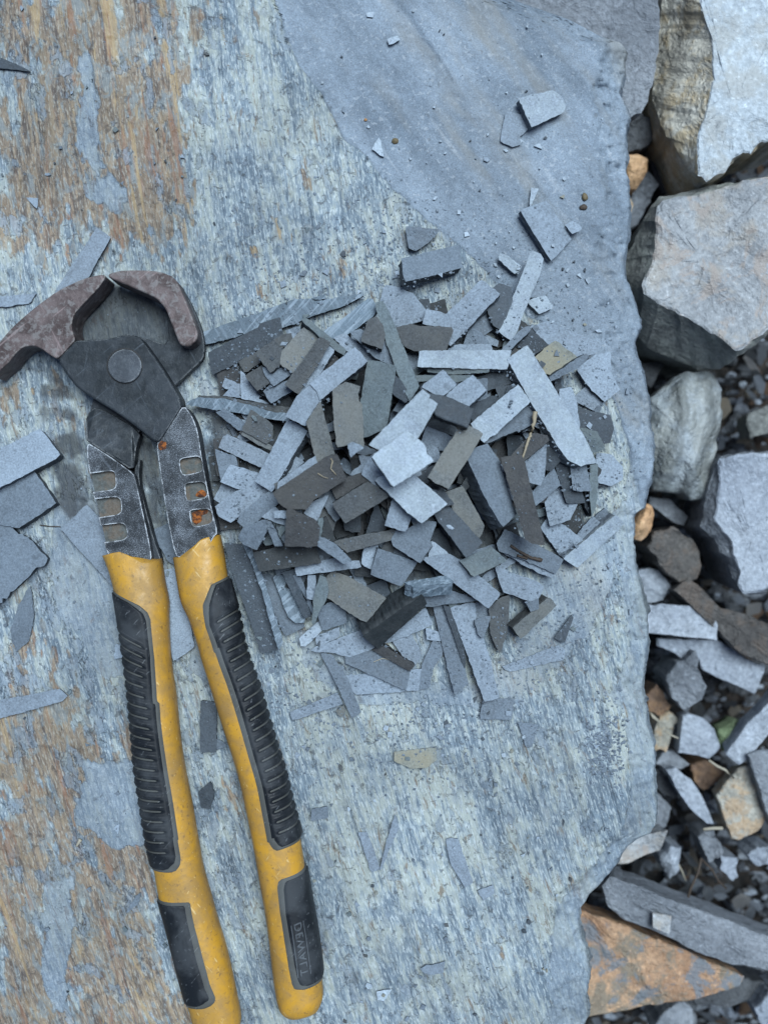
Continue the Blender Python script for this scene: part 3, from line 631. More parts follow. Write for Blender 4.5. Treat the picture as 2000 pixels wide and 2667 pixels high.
piece(5, [(500, 1270), (550, 1160), (640, 1170), (820, 1080), (975, 1080), (905, 1280), (930, 1330), (850, 1430), (800, 1510), (520, 1330)], 'm', 'broad ragged plate below the centre of the heap', t=.005)
piece(5, [(-130, 880), (20, 780), (240, 650), (340, 700), (470, 790), (300, 900), (0, 1080), (-60, 1000)], 'b', 'lower one of two flat blocks left of the middle', t=.005)
piece(5, [(930, 1290), (1060, 1380), (1120, 1450), (900, 1460)], 'p', 'crusty chip above the long speckled bar')
piece(5, [(830, 1470), (1120, 1430), (1230, 1490), (1659, 1850), (1540, 2000)], 'p', 'long speckled bar running to the lower right', t=.005)
piece(5, [(180, 1520), (210, 1345), (350, 1330), (270, 1580)], 'p', 'short upright strip left of the smooth tilted plate')
piece(5, [(280, 1640), (350, 1370), (765, 1515), (600, 1760)], 'm', 'smooth tilted plate in the lower middle', t=.005)
piece(9, [(40, 575), (350, 680), (600, 800), (560, 840), (330, 740), (130, 620)], 'p', 'thin layer under the bar that carries dark twigs')
piece(9, [(-20, 480), (60, 330), (440, 520), (685, 655), (650, 720), (600, 800), (300, 660), (0, 555)], 'm', 'bar with dark twigs on it at the lower right', t=.005)
piece(9, [(-40, 740), (390, 890), (470, 950), (395, 1110), (50, 1000)], 'p', 'speckled bar below the bar with the twigs', t=.005)
piece(8, [(0, 870), (260, 810), (690, 1020), (650, 1225), (10, 940)], 'm', 'long bar along the bottom left rim', t=.004)
piece(8, [(510, 700), (700, 620), (810, 820), (760, 950), (620, 860)], 'p', 'cracked block in the hollow near the bottom', t=.003)
piece(8, [(300, 800), (385, 745), (740, 965), (690, 1020)], 'n', 'narrow bar along the left side of the bottom hollow', t=.006)
piece(8, [(430, 720), (860, 350), (930, 520), (700, 620), (500, 700)], 'p', 'plate under the black square bar', t=.004)
piece(7, [(1290, 800), (1659, 655), (1820, 590), (1970, 770), (1700, 870), (1550, 825), (1340, 815)], 'p', 'sharp pointed plate at the lower left rim', t=.004)
piece(7, [(1165, 680), (1380, 490), (1420, 570), (1220, 755), (1180, 750)], 'v', 'short speckled bar at the lower left rim', t=.004)
piece(7, [(1350, 370), (1500, 290), (1659, 360), (1659, 500), (1420, 580)], 'm', 'rough block below the tan block', t=.005)

# ------------------------------------------------------------------ upper layers
o = piece(8, [(640, 70), (1080, 5), (1160, 60), (730, 115)], 'w', 'squared bar lying level in the lower middle', (0, 90), t=.007)
piece(8, [(210, 130), (380, 50), (430, 60), (495, 240), (430, 270), (330, 190)], 'd', 'block between the tan block and the black bar', t=.005)
piece(4, [(1370, 1230), (1560, 1330), (1720, 1500), (1640, 1520), (1360, 1330)], 'm', 'smooth strip right of the blotchy black bar', t=.004)
piece(4, [(1120, 1570), (1560, 1470), (1659, 1510), (1800, 1500), (1820, 1560), (1140, 1650)], 'p', 'thin bar under the blotchy black bar', (0, 14), t=.004)
piece(4, [(1040, 930), (1330, 1060), (1375, 1130), (1350, 1330), (1010, 1330)], 'n', 'upright plate with a pale chipped top edge, lower left', t=.005)
o = piece(4, [(665, 1410), (1300, 1280), (1390, 1510), (740, 1605)], 'k', 'blotchy bar lying level at the lower left', (-4, 10), t=.006)
piece(4, [(885, 765), (1330, 460), (1480, 370), (1560, 350), (1659, 610), (1310, 830), (1230, 935), (1030, 925), (940, 860)], 'n', 'large block with root hairs, left of the middle', t=.007)
piece(5, [(-130, 1290), (530, 1160), (545, 1250), (20, 1400), (-60, 1330)], 'b', 'narrow bar lying nearly level in the lower left', (0, 10), t=.005)
piece(8, [(-190, 0), (-150, -40), (20, 10), (110, 60), (430, 240), (395, 280), (225, 490), (100, 430), (-210, 215)], 't', 'block with a chipped end, left of the black square bar', (4, 10), t=.006)
piece(8, [(195, 655), (610, 360), (830, 215), (870, 300), (350, 780)], 'k', 'thick square bar, blackest piece at the bottom', (-62, -112), t=.0105, pct=80)
piece(5, [(1240, 1500), (1570, 1350), (1729, 1490), (1390, 1659)], 'g', 'block above the long speckled bar, lower right', (-10, 10), t=.005)
piece(5, [(1320, 400), (1400, 285), (1530, 235), (1659, 430), (1790, 900), (1839, 985), (1700, 1120), (1560, 900)], 'm', 'heavy bar with a deep black side, right of the middle', (-66, 34), t=.011, pct=75)
piece(6, [(25, 800), (235, 775), (260, 830), (485, 1734), (350, 1715), (285, 1670)], 'n', 'long bar standing steep right of the middle', (8, 2), t=.005)
piece(5, [(960, 990), (1090, 890), (1470, 1300), (1300, 1450)], 'd', 'bar below the centre with a flat pebble on it', (-14, 12), t=.006)
piece(5, [(895, 590), (1215, 90), (1330, 40), (1475, 125), (1105, 710)], 't', 'smooth bar right of the centre, dark at its upper end', (-3, 16), t=.006)
piece(5, [(180, 560), (250, 400), (300, 375), (400, 520), (480, 590), (360, 700)], 'p', 'rough corner left of the broad pale squares in the centre')
piece(5, [(260, 240), (830, -349), (905, -290), (890, -255), (985, -200), (850, 40), (760, 185), (670, 110), (470, 225), (370, 290)], 'v', 'split bar above the brightest square', t=.005)
piece(5, [(330, 630), (370, 590), (730, 565), (1090, 880), (820, 1080), (650, 940), (520, 810)], 'v', 'broad plate directly below the brightest square', (-8, 10), t=.005)
piece(5, [(295, 375), (660, 100), (800, 205), (860, 280), (870, 340), (940, 415), (520, 685), (400, 520)], 'v', 'ragged square plate, brightest on top of the heap', (-10, 10), t=.005)
piece(9, [(700, 640), (1255, 180), (1345, 260), (845, 730)], 'v', 'bar at the lower right rim with a dark side', (-34, -26), t=.006)
piece(6, [(90, -269), (300, -409), (560, 0), (860, 490), (970, 690), (1040, 850), (935, 860), (880, 882), (740, 810), (420, 320)], 'v', 'bar with a broken lower end, longest of the heap', (-34, 16), t=.007)

# ------------------------------------------------------------------ pieces lying apart on the slab
AP = 'offcuts scattered round the heap'
piece('U', [(125, 610), (330, 562), (370, 590), (405, 655), (390, 690), (200, 780)], 'v', 'five sided block lying alone near the top right', (-8, 2), t=.005, flat=True, group=AP)
piece('U', [(45, 690), (160, 715), (180, 790), (125, 840), (130, 890), (80, 905), (10, 870), (20, 800)], 'p', 'ragged thin flake left of the block near the top right', t=.0015, group=AP)
piece('U', [(135, 1300), (290, 1240), (440, 1475), (320, 1605)], 'p', 'oblong plate lying above the heap, right of centre', (-9, 4), t=.0035, group=AP)
piece('U', [(200, 1160), (240, 1165), (190, 1275)], 'v', 'narrow splinter above the oblong plate', t=.0015, group=AP)
piece('U', [(410, 1390), (460, 1365), (505, 1410), (450, 1440)], 'p', 'small flake right of the oblong plate', t=.002, group=AP)
piece('S', [(1046, 675), (1194, 639), (1202, 696), (1057, 732)], 'm', 'oblong block lying apart just above the heap', (-6, 7), t=.005, group=AP)
piece('S', [(1059, 591), (1143, 599), (1115, 630), (1082, 652), (1066, 645)], 'm', 'triangular stone above the oblong block', t=.004, group=AP)
piece('S', [(970, 388), (987, 359), (999, 407)], 'v', 'tiny arrowhead flake on the smooth face, upper middle', t=.0015, group=AP)
piece('S', [(1010, 103), (1035, 94), (1040, 103), (1014, 115)], 'v', 'tiny block near the top edge of the slab', t=.002, group=AP)
piece('S', [(1302, 660), (1322, 668), (1354, 700), (1340, 712), (1300, 676)], 'v', 'thin flake lying left of the upright bar', t=.0015, group=AP)
piece('Q', [(680, 330), (900, 310), (905, 370), (850, 410), (770, 415), (680, 375)], 'y', 'translucent looking flake alone below the heap', t=.002, group=AP)
piece('Q', [(235, 640), (315, 625), (320, 680), (230, 700)], 'm', 'diamond flake right of the ribbed right grip', t=.0015, group=AP)
piece('Q', [(485, 765), (530, 765), (600, 960), (555, 975)], 'p', 'left splinter of the pair meeting in a V, lower middle', t=.0015, group=AP)
piece('Q', [(680, 670), (700, 740), (600, 970), (620, 890)], 'p', 'right splinter of the pair meeting in a V, lower middle', t=.0015, group=AP)
piece('Q', [(960, 800), (1020, 800), (1100, 1030), (1060, 1060), (980, 920)], 'p', 'curved flake right of the splinters meeting in a V', t=.0015, group=AP)
piece('Q', [(1130, 1080), (1210, 1050), (1215, 1090), (1160, 1130)], 'p', 'small flake at the foot of the curved flake', t=.0015, group=AP)
piece('Q', [(585, 1625), (660, 1615), (620, 1670), (590, 1665)], 'v', 'oval chip near the bottom, right of the handle end', t=.002, group=AP)
piece('Q', [(1345, 170), (1450, 180), (1420, 300), (1390, 300)], 'm', 'thin tapering flake at the right below the heap', t=.0012, group=AP)
piece('Q', [(820, 1500), (950, 1460), (940, 1520), (860, 1530)], 'p', 'long thin flake near the bottom, in the middle', t=.0012, group=AP)
piece('S', [(163, 1378), (227, 1317), (290, 1380), (340, 1560), (290, 1520)], 'p', 'plate sticking out left of the nippers under the shank', t=.003, group=AP)
piece('S', [(397, 1386), (447, 1360), (480, 1390), (500, 1500), (440, 1460)], 'm', 'plate seen between the two shanks of the nippers', t=.0025, group=AP)
piece('S', [(420, 1490), (455, 1480), (505, 1683), (490, 1695), (453, 1719), (430, 1600)], 'p', 'plate with a ragged end between the yellow handles', t=.003, group=AP)
piece('S', [(525, 1826), (562, 1831), (562, 1958), (524, 1956)], 'd', 'upright bar lying alone between the handles', t=.0035, group=AP)
piece('S', [(562, 1925), (592, 1940), (565, 1954)], 'm', 'chip at the foot of the upright bar between handles', t=.0015, group=AP)
piece('N6', [(-90, 230), (60, 170), (290, 50), (430, 230), (400, 260), (-90, 510)], 'p', 'thick block at the left picture edge', (-2, 8), t=.008, group=AP)
piece('N6', [(-60, 520), (250, 360), (400, 580), (140, 755), (-60, 720)], 'm', 'block under the thick pale block at the left edge', (4, 6), t=.006, group=AP)
piece('N6', [(-60, 700), (200, 830), (340, 980), (180, 1130), (-60, 1350)], 'm', 'broad flat rock at the left edge, lowest of three', t=.005, jit=3, group=AP)
piece('N6', [(220, 1180), (245, 1390), (210, 1570), (120, 1650), (80, 1500), (150, 1300)], 'm', 'leaf shaped flake left of the yellow handle', t=.0015, group=AP)
piece('N6', [(-60, 2020), (430, 1925), (485, 1970), (430, 2010), (-60, 2145)], 'p', 'long strip lying at the left edge of the picture', t=.002, group=AP)
piece('N6', [(840, 1600), (885, 1610), (890, 1690), (830, 1700)], 'p', 'small square chip against the left ribbed grip', t=.0025, group=AP)
piece('S', [(253, 595), (287, 618), (215, 745), (143, 765)], 'p', 'strip running under the upper jaw of the nippers', t=.003, group=AP)
piece('S', [(-30, 139), (34, 165), (80, 186), (55, 182), (-30, 172)], 'd', 'thin pointed flake at the upper left edge', t=.0015, group=AP)
piece('S', [(-20, 775), (95, 765), (75, 790), (-20, 800)], 'p', 'thin flake at the left edge above the jaw', t=.001, group=AP)
piece('S', [(70, 515), (99, 517), (97, 542)], 'p', 'tiny triangular flake on the rusty upper left', t=.001, group=AP)
piece('N3', [(880, 1280), (960, 1210), (990, 1280), (960, 1400), (900, 1390)], 'd', 'rounded flake behind the middle of the right handle', t=.0015, group=AP)
piece('N3', [(750, 1480), (790, 1430), (830, 1435), (760, 1510)], 'm', 'small flake on the dust streak between the handles', t=.001, group=AP)
piece('N4', [(80, 860), (150, 740), (185, 715), (170, 790)], 'm', 'leaf shaped flake left of the lower black grip', t=.001, group=AP)
piece('N3', [(270, 1540), (310, 1510), (300, 1580)], 'p', 'tiny flake left of the ribbed left grip', t=.001, group=AP)
# ------------------------------------------------------------------ small chips and splinters round the heap
r3 = random.Random(5)
def on_slab(x, y): return x < edge_x(np.array([float(y)]))[0] - 25
LM = [((1410, 290), 'the five sided block'), ((1420, 600), 'the oblong plate'), ((1120, 690), 'the oblong block above the heap'), ((1100, 620), 'the triangular stone'), ((985, 385), 'the arrowhead flake'), ((1025, 105), 'the tiny block near the top edge'),
      ((1029, 367), 'the round brown crumb'), ((1350, 780), 'the thin upright bar'), ((1480, 880), 'the pointed plate at upper right'), ((1600, 1000), 'the right rim bulge'), ((1520, 1080), 'the large right plate'), ((1560, 1250), 'the broad thin flake'),
      ((1560, 1410), 'the lower right bar'), ((1460, 1640), 'the lone dart shaped shard'), ((1300, 1840), 'the square plate below the heap'), ((1380, 1700), 'the thin flat wedge'), ((1080, 1975), 'the translucent looking flake'), ((825, 1850), 'the lone strip below the heap'),
      ((620, 1650), 'the heavy bar at lower left'), ((833, 2118), 'the diamond flake'), ((985, 2215), 'the splinters meeting in a V'), ((1195, 2250), 'the curved flake'), ((1000, 2590), 'the oval chip near the bottom'), ((1130, 2520), 'the long thin flake near the bottom'),
      ((1575, 1940), 'the crumbly grit patch'), ((1480, 2300), 'the lower right rim'), ((1370, 2480), 'the smooth facet at the bottom'), ((800, 2350), 'the end of the right handle'), ((1400, 2100), 'the lower right rim'), ((720, 760), 'the long tapering strip'),
      ((560, 1050), 'the bark-edged strip'), ((590, 1200), 'the notched pale strip'), ((530, 870), 'the right jaw'), ((60, 530), 'the tiny triangular flake'), ((230, 660), 'the strip under the upper jaw'), ((30, 160), 'the thin pointed flake'), ((300, 200), 'the brown stained top edge'),
      ((450, 350), 'the brown streaks at the top'), ((60, 1600), 'the leaf shaped flake at the left edge'), ((80, 1840), 'the long strip at the left edge'), ((360, 1500), 'the left yellow handle'), ((250, 1450), 'the plate left of the nippers'), ((540, 1890), 'the upright bar between handles'),
      ((350, 2360), 'the leaf shaped flake by the grip'), ((100, 2250), 'the bottom left corner'), ((430, 2600), 'the end of the left handle'), ((200, 2100), 'the grey dust patch'), ((560, 2300), 'the dust streak between handles')]
def near(x, y):
    q = min(LM, key=lambda l: (l[0][0] - x) ** 2 + (l[0][1] - y) ** 2); dx, dy = x - q[0][0], y - q[0][1]
    return ('left of ' if dx < 0 else 'right of ') + q[1] if abs(dx) > abs(dy) else ('above ' if dy < 0 else 'below ') + q[1]
SH = {3: 'three cornered', 4: 'four cornered', 5: 'five cornered'}
def chip(x, y, s, mat, label, group, t=.001, cat='slate chip', name='slate_chip'):
    n = r3.choice([3, 4, 4, 5]); a0 = r3.uniform(0, 6.28); el = r3.uniform(.35, 1); ra = r3.uniform(0, 3.14)
    pts = []
    for i in range(n):
        a = a0 + i * 6.283 / n + r3.uniform(-.35, .35); u = s * math.cos(a) * r3.uniform(.7, 1); v = s * math.sin(a) * el * r3.uniform(.7, 1)
        pts.append((x + u * math.cos(ra) - v * math.sin(ra), y + u * math.sin(ra) + v * math.cos(ra)))
    o = slate_piece(pts, (0, 0), t, mat, .5, name=name, pct=80, update=False)
    label = '%s %s%s %s chip %s' % ('tiny' if s < 6 else 'small', 'thin ' if group.startswith('chips spilled') else '', CW[mat], SH[n], near(x, y)); tag(o, label, cat, group); return o
for (x, y, s, m) in [(1354, 369, 9, 'v'), (1400, 380, 14, 'v'), (1318, 392, 8, 'v'), (1270, 350, 5, 'v'), (1160, 398, 6, 'v'), (1133, 516, 9, 'v'), (1195, 552, 8, 'v'), (1215, 610, 9, 'v'),
                     (1266, 415, 9, 'p'), (960, 330, 5, 'v'), (1069, 413, 5, 'v'), (965, 38, 12, 'v'), (840, 215, 4, 'v'), (895, 285, 11, 'm'), (1290, 690, 8, 'v'), (1465, 512, 9, 'y'), (1469, 465, 5, 'v'), (1530, 730, 12, 'v'),
                     (1508, 715, 13, 'v'), (1478, 703, 7, 'v'), (1478, 742, 6, 'v'), (1560, 862, 12, 'v'), (1523, 845, 6, 'y'), (1398, 822, 9, 'm'), (1440, 640, 6, 'v'), (1510, 800, 6, 'p'), (1350, 700, 6, 'v')]:
    chip(x, y, s, m, 'tiny pale chip lying on the smooth upper right face of the slab', 'tiny chips on the smooth face')
for k in range(26):
    while True:
        x = r3.uniform(760, 1600); y = r3.uniform(20, 820)
        if x > 790 + max(0, y) * .63 and on_slab(x, y): break
    chip(x, y, r3.uniform(2.5, 5), r3.choice('vvpd'), 'tiny pale chip lying on the smooth upper right face of the slab', 'tiny chips on the smooth face')
for k in range(80):
    while True:
        a = r3.uniform(0, 6.28); q = r3.gauss(1.02, .16); x = 1090 + 490 * q * math.cos(a); y = 1270 + 570 * q * math.sin(a)
        if x > 660 or y < 1100:
            if on_slab(x, y) and q > .85 and x > 480: break
    chip(x, y, r3.uniform(4, 14), r3.choice('vpppmmdg'), 'small thin chip lying on the slab close round the heap', 'chips spilled round the rim of the heap')
for k in range(70):
    while True:
        x = r3.uniform(700, 1600); y = r3.uniform(1880, 2660)
        if on_slab(x, y): break
    chip(x, y, r3.uniform(3, 11), r3.choice('vvppmmmdgyb'), 'small chip lying on the streaked lower part of the slab', 'chips on the lower slab')
for k in range(50):
    x = r3.uniform(0, 560); y = r3.choice([r3.uniform(20, 640), r3.uniform(1250, 2660), r3.uniform(1500, 2660)])
    chip(x, y, r3.uniform(3, 9), r3.choice('ppmmdgb'), 'small flake lying on the rusty left part of the slab', 'flakes on the rusty left side')
# stone dust and grit: nobody could count it
vs = []; fs = []
def grit(x, y, s):
    ii = min(max(int((( x - 1000) * S - hx[0]) / CELL), 0), len(hx) - 1); jj = min(max(int(((1333.5 - y) * S - hy[0]) / CELL), 0), len(hy) - 1)
    z = float(HM[jj, ii]); c = P(x, y, z); s *= S; b = len(vs); a = r3.uniform(0, 6.28)
    for i in range(4):
        q = a + i * 1.57 + r3.uniform(-.4, .4); vs.append((c[0] + s * math.cos(q) * r3.uniform(.5, 1.2), c[1] + s * math.sin(q) * r3.uniform(.5, 1), z + r3.uniform(-.1, .4) * s))
    vs.append((c[0], c[1], z + s * r3.uniform(.35, .8)))
    for i in range(4): fs.append([b + i, b + (i + 1) % 4, b + 4])
for k in range(8000):
    a = r3.uniform(0, 6.28); q = abs(r3.gauss(1.0, .2)); x = 1060 + 500 * q * math.cos(a); y = 1280 + 600 * q * math.sin(a)
    if 440 < x and on_slab(x, y) and 0 < y < 2660: grit(x, y, r3.choice([1.2, 1.5, 2, 2, 3, 4, 5.5]))
for k in range(2200):
    x = r3.uniform(0, 1690); y = r3.uniform(0, 2667)
    if on_slab(x, y): grit(x, y, r3.choice([1.2, 1.6, 2.2, 3]))
for k in range(420):
    x = r3.gauss(1575, 26); y = r3.gauss(1940, 45)
    if on_slab(x, y): grit(x, y, r3.choice([2, 3, 5, 7]))
me = mesh_from(vs, fs, 'grit'); link('stone_grit', me, [M['p']]); o = bpy.data.objects['stone_grit']; tag(o, kind='stuff')
# crumbs, a stalk and twigs
def tube(name, pts, r0, r1, mat, parent=None, seg=6, jit=0):
    vs = []; fs = []; n = len(pts)
    for i, p in enumerate(pts):
        p = Vector(p); d = (Vector(pts[min(i + 1, n - 1)]) - Vector(pts[max(i - 1, 0)])).normalized(); a = d.orthogonal().normalized(); b = d.cross(a); r = r0 + (r1 - r0) * i / (n - 1)
        for k in range(seg): q = 6.283 * k / seg; vs.append(p + (a * math.cos(q) + b * math.sin(q)) * r * (1 + jit * r3.uniform(-1, 1)))
    for i in range(n - 1):
        for k in range(seg): fs.append([i * seg + k, i * seg + (k + 1) % seg, (i + 1) * seg + (k + 1) % seg, (i + 1) * seg + k])
    fs.append(list(range(seg))[::-1]); fs.append([(n - 1) * seg + k for k in range(seg)])
    return link(name, mesh_from(vs, fs, name, True), [mat], parent)
def hm_at(x, y):
    ii = min(max(int(((x - 1000) * S - hx[0]) / CELL), 0), len(hx) - 1); jj = min(max(int(((1333.5 - y) * S - hy[0]) / CELL), 0), len(hy) - 1); return float(HM[jj, ii])
def lay(pts, up=.0005, n=5):
    out = []
    for i in range(len(pts) - 1):
        for k in range(n):
            t = k / n; x = pts[i][0] + (pts[i + 1][0] - pts[i][0]) * t; y = pts[i][1] + (pts[i + 1][1] - pts[i][1]) * t; out.append((x, y))
    out.append(pts[-1]); zs = [hm_at(x, y) for x, y in out]; zm = [max(zs[max(0, i - 2):i + 3]) for i in range(len(zs))]
    return [P(x, y, z + up) for (x, y), z in zip(out, zm)]
def straw(name, c, r=.5):
    t = NT(name); n = t.noise(t.obj(), 900, 3); return t.out(t.mix(n, tuple(q * .6 for q in c), c), .7, t.bump(n, .5, .0003))
M['stalk'] = straw('dry_stalk', (.30, .255, .18)); M['twig'] = straw('dark_twig', (.05, .035, .025)); M['straw'] = straw('pale_straw', (.36, .33, .26))
tag(tube('dried_stalk', lay(T(6, [(385, 300), (375, 420), (330, 560), (290, 680), (250, 800)]), .0012), .0009, .0004, M['stalk'], jit=.3), 'pale dried plant stalk lying over the heap left of the longest bar', 'stalk')
tag(tube('twig', lay(T(9, [(120, 500), (210, 560), (330, 630), (460, 660)]), .0006), .0005, .0008, M['twig'], jit=.3), 'long dark twig on the bar at the lower right of the heap', 'twig', 'twigs on one bar')
tag(tube('twig', lay(T(9, [(190, 610), (300, 640), (310, 600)]), .0006), .0006, .0004, M['twig'], jit=.3), 'short crooked dark twig across the long one at the lower right', 'twig', 'twigs on one bar')
tag(tube('root_hair', lay(T(4, [(1480, 360), (1520, 420), (1500, 500), (1560, 570)]), .0004), .0003, .00015, M['stalk'], jit=.3), 'thin pale root hair on the large dark brown block', 'root')
tag(tube('root_hair', lay(T(4, [(1360, 550), (1420, 590), (1470, 605)]), .0004), .0002, .0001, M['stalk'], jit=.3), 'short curved pale fibre on the large dark brown block', 'root')
tag(tube('root_hair', lay(T('N6', [(290, 740), (360, 748), (440, 752)]), .0004), .0002, .0002, M['twig'], jit=.3), 'thin brown root hair on the slab left of the nippers', 'root')
tag(tube('grass_seed', lay(T('S', [(200, 2205), (205, 2196), (211, 2186)]), .0006, 2), .0004, .0009, M['straw']), 'tiny pale grass seed on the slab at lower left', 'seed')
tag(tube('root_hair', lay(T(8, [(300, 930), (400, 890), (470, 905)]), .0004), .00018, .00015, M['straw'], jit=.3), 'fine curled straw on the bar at the bottom left of the heap', 'straw')
def pebble(name, x, y, rx, ry, rz, mat, z=None, rot=0):
    bm = bmesh.new(); bmesh.ops.create_icosphere(bm, subdivisions=3, radius=1); z0 = hm_at(x, y) if z is None else z; c = Vector(P(x, y, z0 + rz * .7))
    sd = r3.uniform(0, 50)
    for v in bm.verts:
        from mathutils import noise as mn
        v.co *= 1 + .22 * mn.noise(v.co * 1.3 + Vector((sd, 0, 0))) + .08 * mn.noise(v.co * 4 + Vector((sd, 3, 0))); v.co.x *= rx; v.co.y *= ry; v.co.z *= rz
        v.co.rotate(Matrix.Rotation(rot, 3, 'Z'))
    me = bpy.data.meshes.new(name); bm.to_mesh(me); bm.free(); me.polygons.foreach_set('use_smooth', [True] * len(me.polygons)); o = link(name, me, [mat]); o.location = c; return o
M['crumb'] = straw('brown_crumb', (.13, .10, .05)); M['rustcrumb'] = straw('rust_crumb', (.35, .18, .07))
tag(pebble('brown_crumb', 1029, 367, .0014, .0013, .001, M['crumb']), 'round dark brown crumb on the smooth face, upper middle', 'crumb')
tag(pebble('brown_crumb', 952, 312, .0007, .0006, .0005, M['rustcrumb']), 'tiny rust coloured crumb on the smooth face of the slab', 'crumb')
tag(pebble('flat_pebble', T(5, [(1128, 1133)])[0][0], T(5, [(1128, 1133)])[0][1], .0017, .0008, .0004, M['v'], rot=-.5), 'flat oval pale pebble lying on the dark bar below the centre', 'pebble')
tag(pebble('brown_crumb', 1522, 513, .0013, .0016, .001, M['crumb']), 'brown crumb caught in the crack near the right rim', 'crumb')
tag(pebble('brown_crumb', 1519, 540, .0017, .0012, .001, M['twig']), 'black crumb caught in the crack near the right rim', 'crumb')
# ------------------------------------------------------------------ the nippers
def metal(name, c0, c1, edge=(.45, .47, .48), fleck=0.0, wear=.8, patina=None, met=.15, rough=.5):
    t = NT(name); o = t.obj(); n = t.noise(o, 90, 5, .65, .3); f = t.noise(o, 1100, 4, .7); m_ = t.noise(o, 330, 4, .65, .4)
    col = t.mix(t.mr(n, .38, .62), c0, c1)
    if patina: col = t.mix(t.math('MULTIPLY', t.mr(m_, .48, .62), .55), col, patina)
    if fleck: col = t.mix(t.math('MULTIPLY', t.mr(t.math('ADD', t.math('ADD', t.math('MULTIPLY', t.noise(o, 2600, 3, .7), .55), t.math('MULTIPLY', n, .25)), t.math('MULTIPLY', m_, .2)), .51, .60), fleck), col, (.36, .40, .45))
    col = t.mix(t.math('MULTIPLY', t.mr(f, .62, .72), .4), col, tuple(min(1, c * 2.4) for c in c1))
    for an, sc in ((.9, 700), (-.5, 520), (.2, 900)):
        sn_ = t.noise(t.rs(o, an, (1, .05, 1)), sc, 2, .5); col = t.mix(t.math('MULTIPLY', t.mr(sn_, .66, .72), .5), col, tuple(min(1, c * 2.2) for c in c1))
    e = t.math('MULTIPLY', t.edge(.0009, .03, .16), t.mr(m_, .40, .56, .15, 1))
    col = t.mix(t.math('MULTIPLY', e, wear), col, edge)
    return t.out(col, t.mr(m_, .3, .7, rough - .1, rough + .15), t.bump(t.math('ADD', m_, t.math('MULTIPLY', f, .5)), .45, .0005), .16, met)
M['plate'] = metal('blackened_steel', (.013, .017, .021), (.027, .033, .040), wear=.6)
M['pin'] = metal('rubbed_steel', (.030, .036, .044), (.055, .064, .076), wear=1.0)
M['jaw'] = metal('brown_steel', (.045, .033, .033), (.105, .083, .083), patina=(.19, .185, .185), wear=.7, edge=(.36, .33, .31))
M['shank'] = metal('worn_steel', (.015, .018, .022), (.036, .042, .050), fleck=.42, wear=1.0, edge=(.62, .66, .70))
def recess_mat(name, amt):
    t = NT(name); o = t.obj(); n = t.noise(o, 150, 4, .6, .5); f = t.noise(o, 900, 3)
    col = t.mix(t.mr(f, .3, .7), (.040, .046, .044), (.075, .084, .082))
    col = t.mix(t.math('MULTIPLY', t.mr(n, .44, .60), amt), col, (.16, .085, .035))
    return t.out(col, .65, t.bump(f, .4, .0004), .4, .1)
M['recess'] = recess_mat('recess_grime', .28)
def rust_mat():
    t = NT('fresh_rust'); o = t.obj(); n = t.noise(o, 420, 4, .7, .4)
    return t.out(t.mix(t.mr(n, .40, .58), (.26, .085, .02), (.045, .02, .014)), .85, t.bump(n, .8, .0006), .2)
M['rust'] = rust_mat()
def rub(name, c, dust=.25):
    t = NT(name); o = t.obj(); n = t.noise(o, 70, 4, .6, .4); f = t.noise(o, 700, 3, .6)
    col = t.mix(t.math('MULTIPLY', t.mr(n, .42, .68), dust), c, (.19, .21, .23)); col = t.mix(t.math('MULTIPLY', t.mr(f, .62, .72), .14), col, (.18, .20, .22))
    sc = t.noise(t.rs(o, .7, (1, .12, 1)), 900, 2, .5)
    col = t.mix(t.math('MULTIPLY', t.mr(sc, .66, .74), .25), col, (.26, .28, .3))
    return t.out(col, t.mr(n, .35, .65, .42, .62), t.bump(f, .15, .0003), .16)
M['rubber'] = rub('black_rubber', (.009, .011, .014), .14); M['rim'] = rub('grey_rubber', (.060, .062, .058), .15)
def yel():
    t = NT('scuffed_yellow_plastic'); o = t.obj(); n = t.noise(o, 55, 5, .65, .6); f = t.noise(o, 600, 4, .65, .5); b = t.noise(o, 170, 4, .6, .4)
    col = t.mix(t.mr(n, .36, .66), (.42, .22, .022), (.27, .155, .038))
    col = t.mix(t.math('MULTIPLY', t.mr(b, .42, .68), .55), col, (.23, .14, .05))
    col = t.mix(t.math('MULTIPLY', t.mr(f, .58, .68), .6), col, (.12, .075, .035))
    for r_, sc in ((.6, 1100), (-.7, 900)):
        s_ = t.noise(t.rs(o, r_, (1, .10, 1)), sc, 2, .5); col = t.mix(t.math('MULTIPLY', t.mr(s_, .69, .75), .3), col, (.72, .58, .30))
    e = t.edge(.0008, .03, .2); col = t.mix(t.math('MULTIPLY', e, .4), col, (.75, .62, .32))
    return t.out(col, t.mr(b, .35, .65, .36, .58), t.bump(t.math('ADD', b, f), .2, .0004), .35)
M['yellow'] = yel()
nip = bpy.data.objects.new('nippers', None); COL.objects.link(nip)
tag(nip, 'large end nippers with dark steel jaws and worn yellow handles with black ribbed grips', 'nippers')
nip.location = P(320, 990, 0)
def chaikin(p, it=2):
    for _ in range(it):
        q = []
        for i in range(len(p)):
            a = p[i]; b = p[(i + 1) % len(p)]; q += [(a[0] * .8 + b[0] * .2, a[1] * .8 + b[1] * .2), (a[0] * .2 + b[0] * .8, a[1] * .2 + b[1] * .8)]
        p = q
    return p
def rebase(o, par):
    """give a child mesh the location of its parent's frame, keeping it where it stands"""
    o.parent = par; o.matrix_parent_inverse = Matrix.Identity(4)
    off = Vector((0, 0, 0)); q = par
    while q: off += q.location; q = q.parent
    o.location = -off
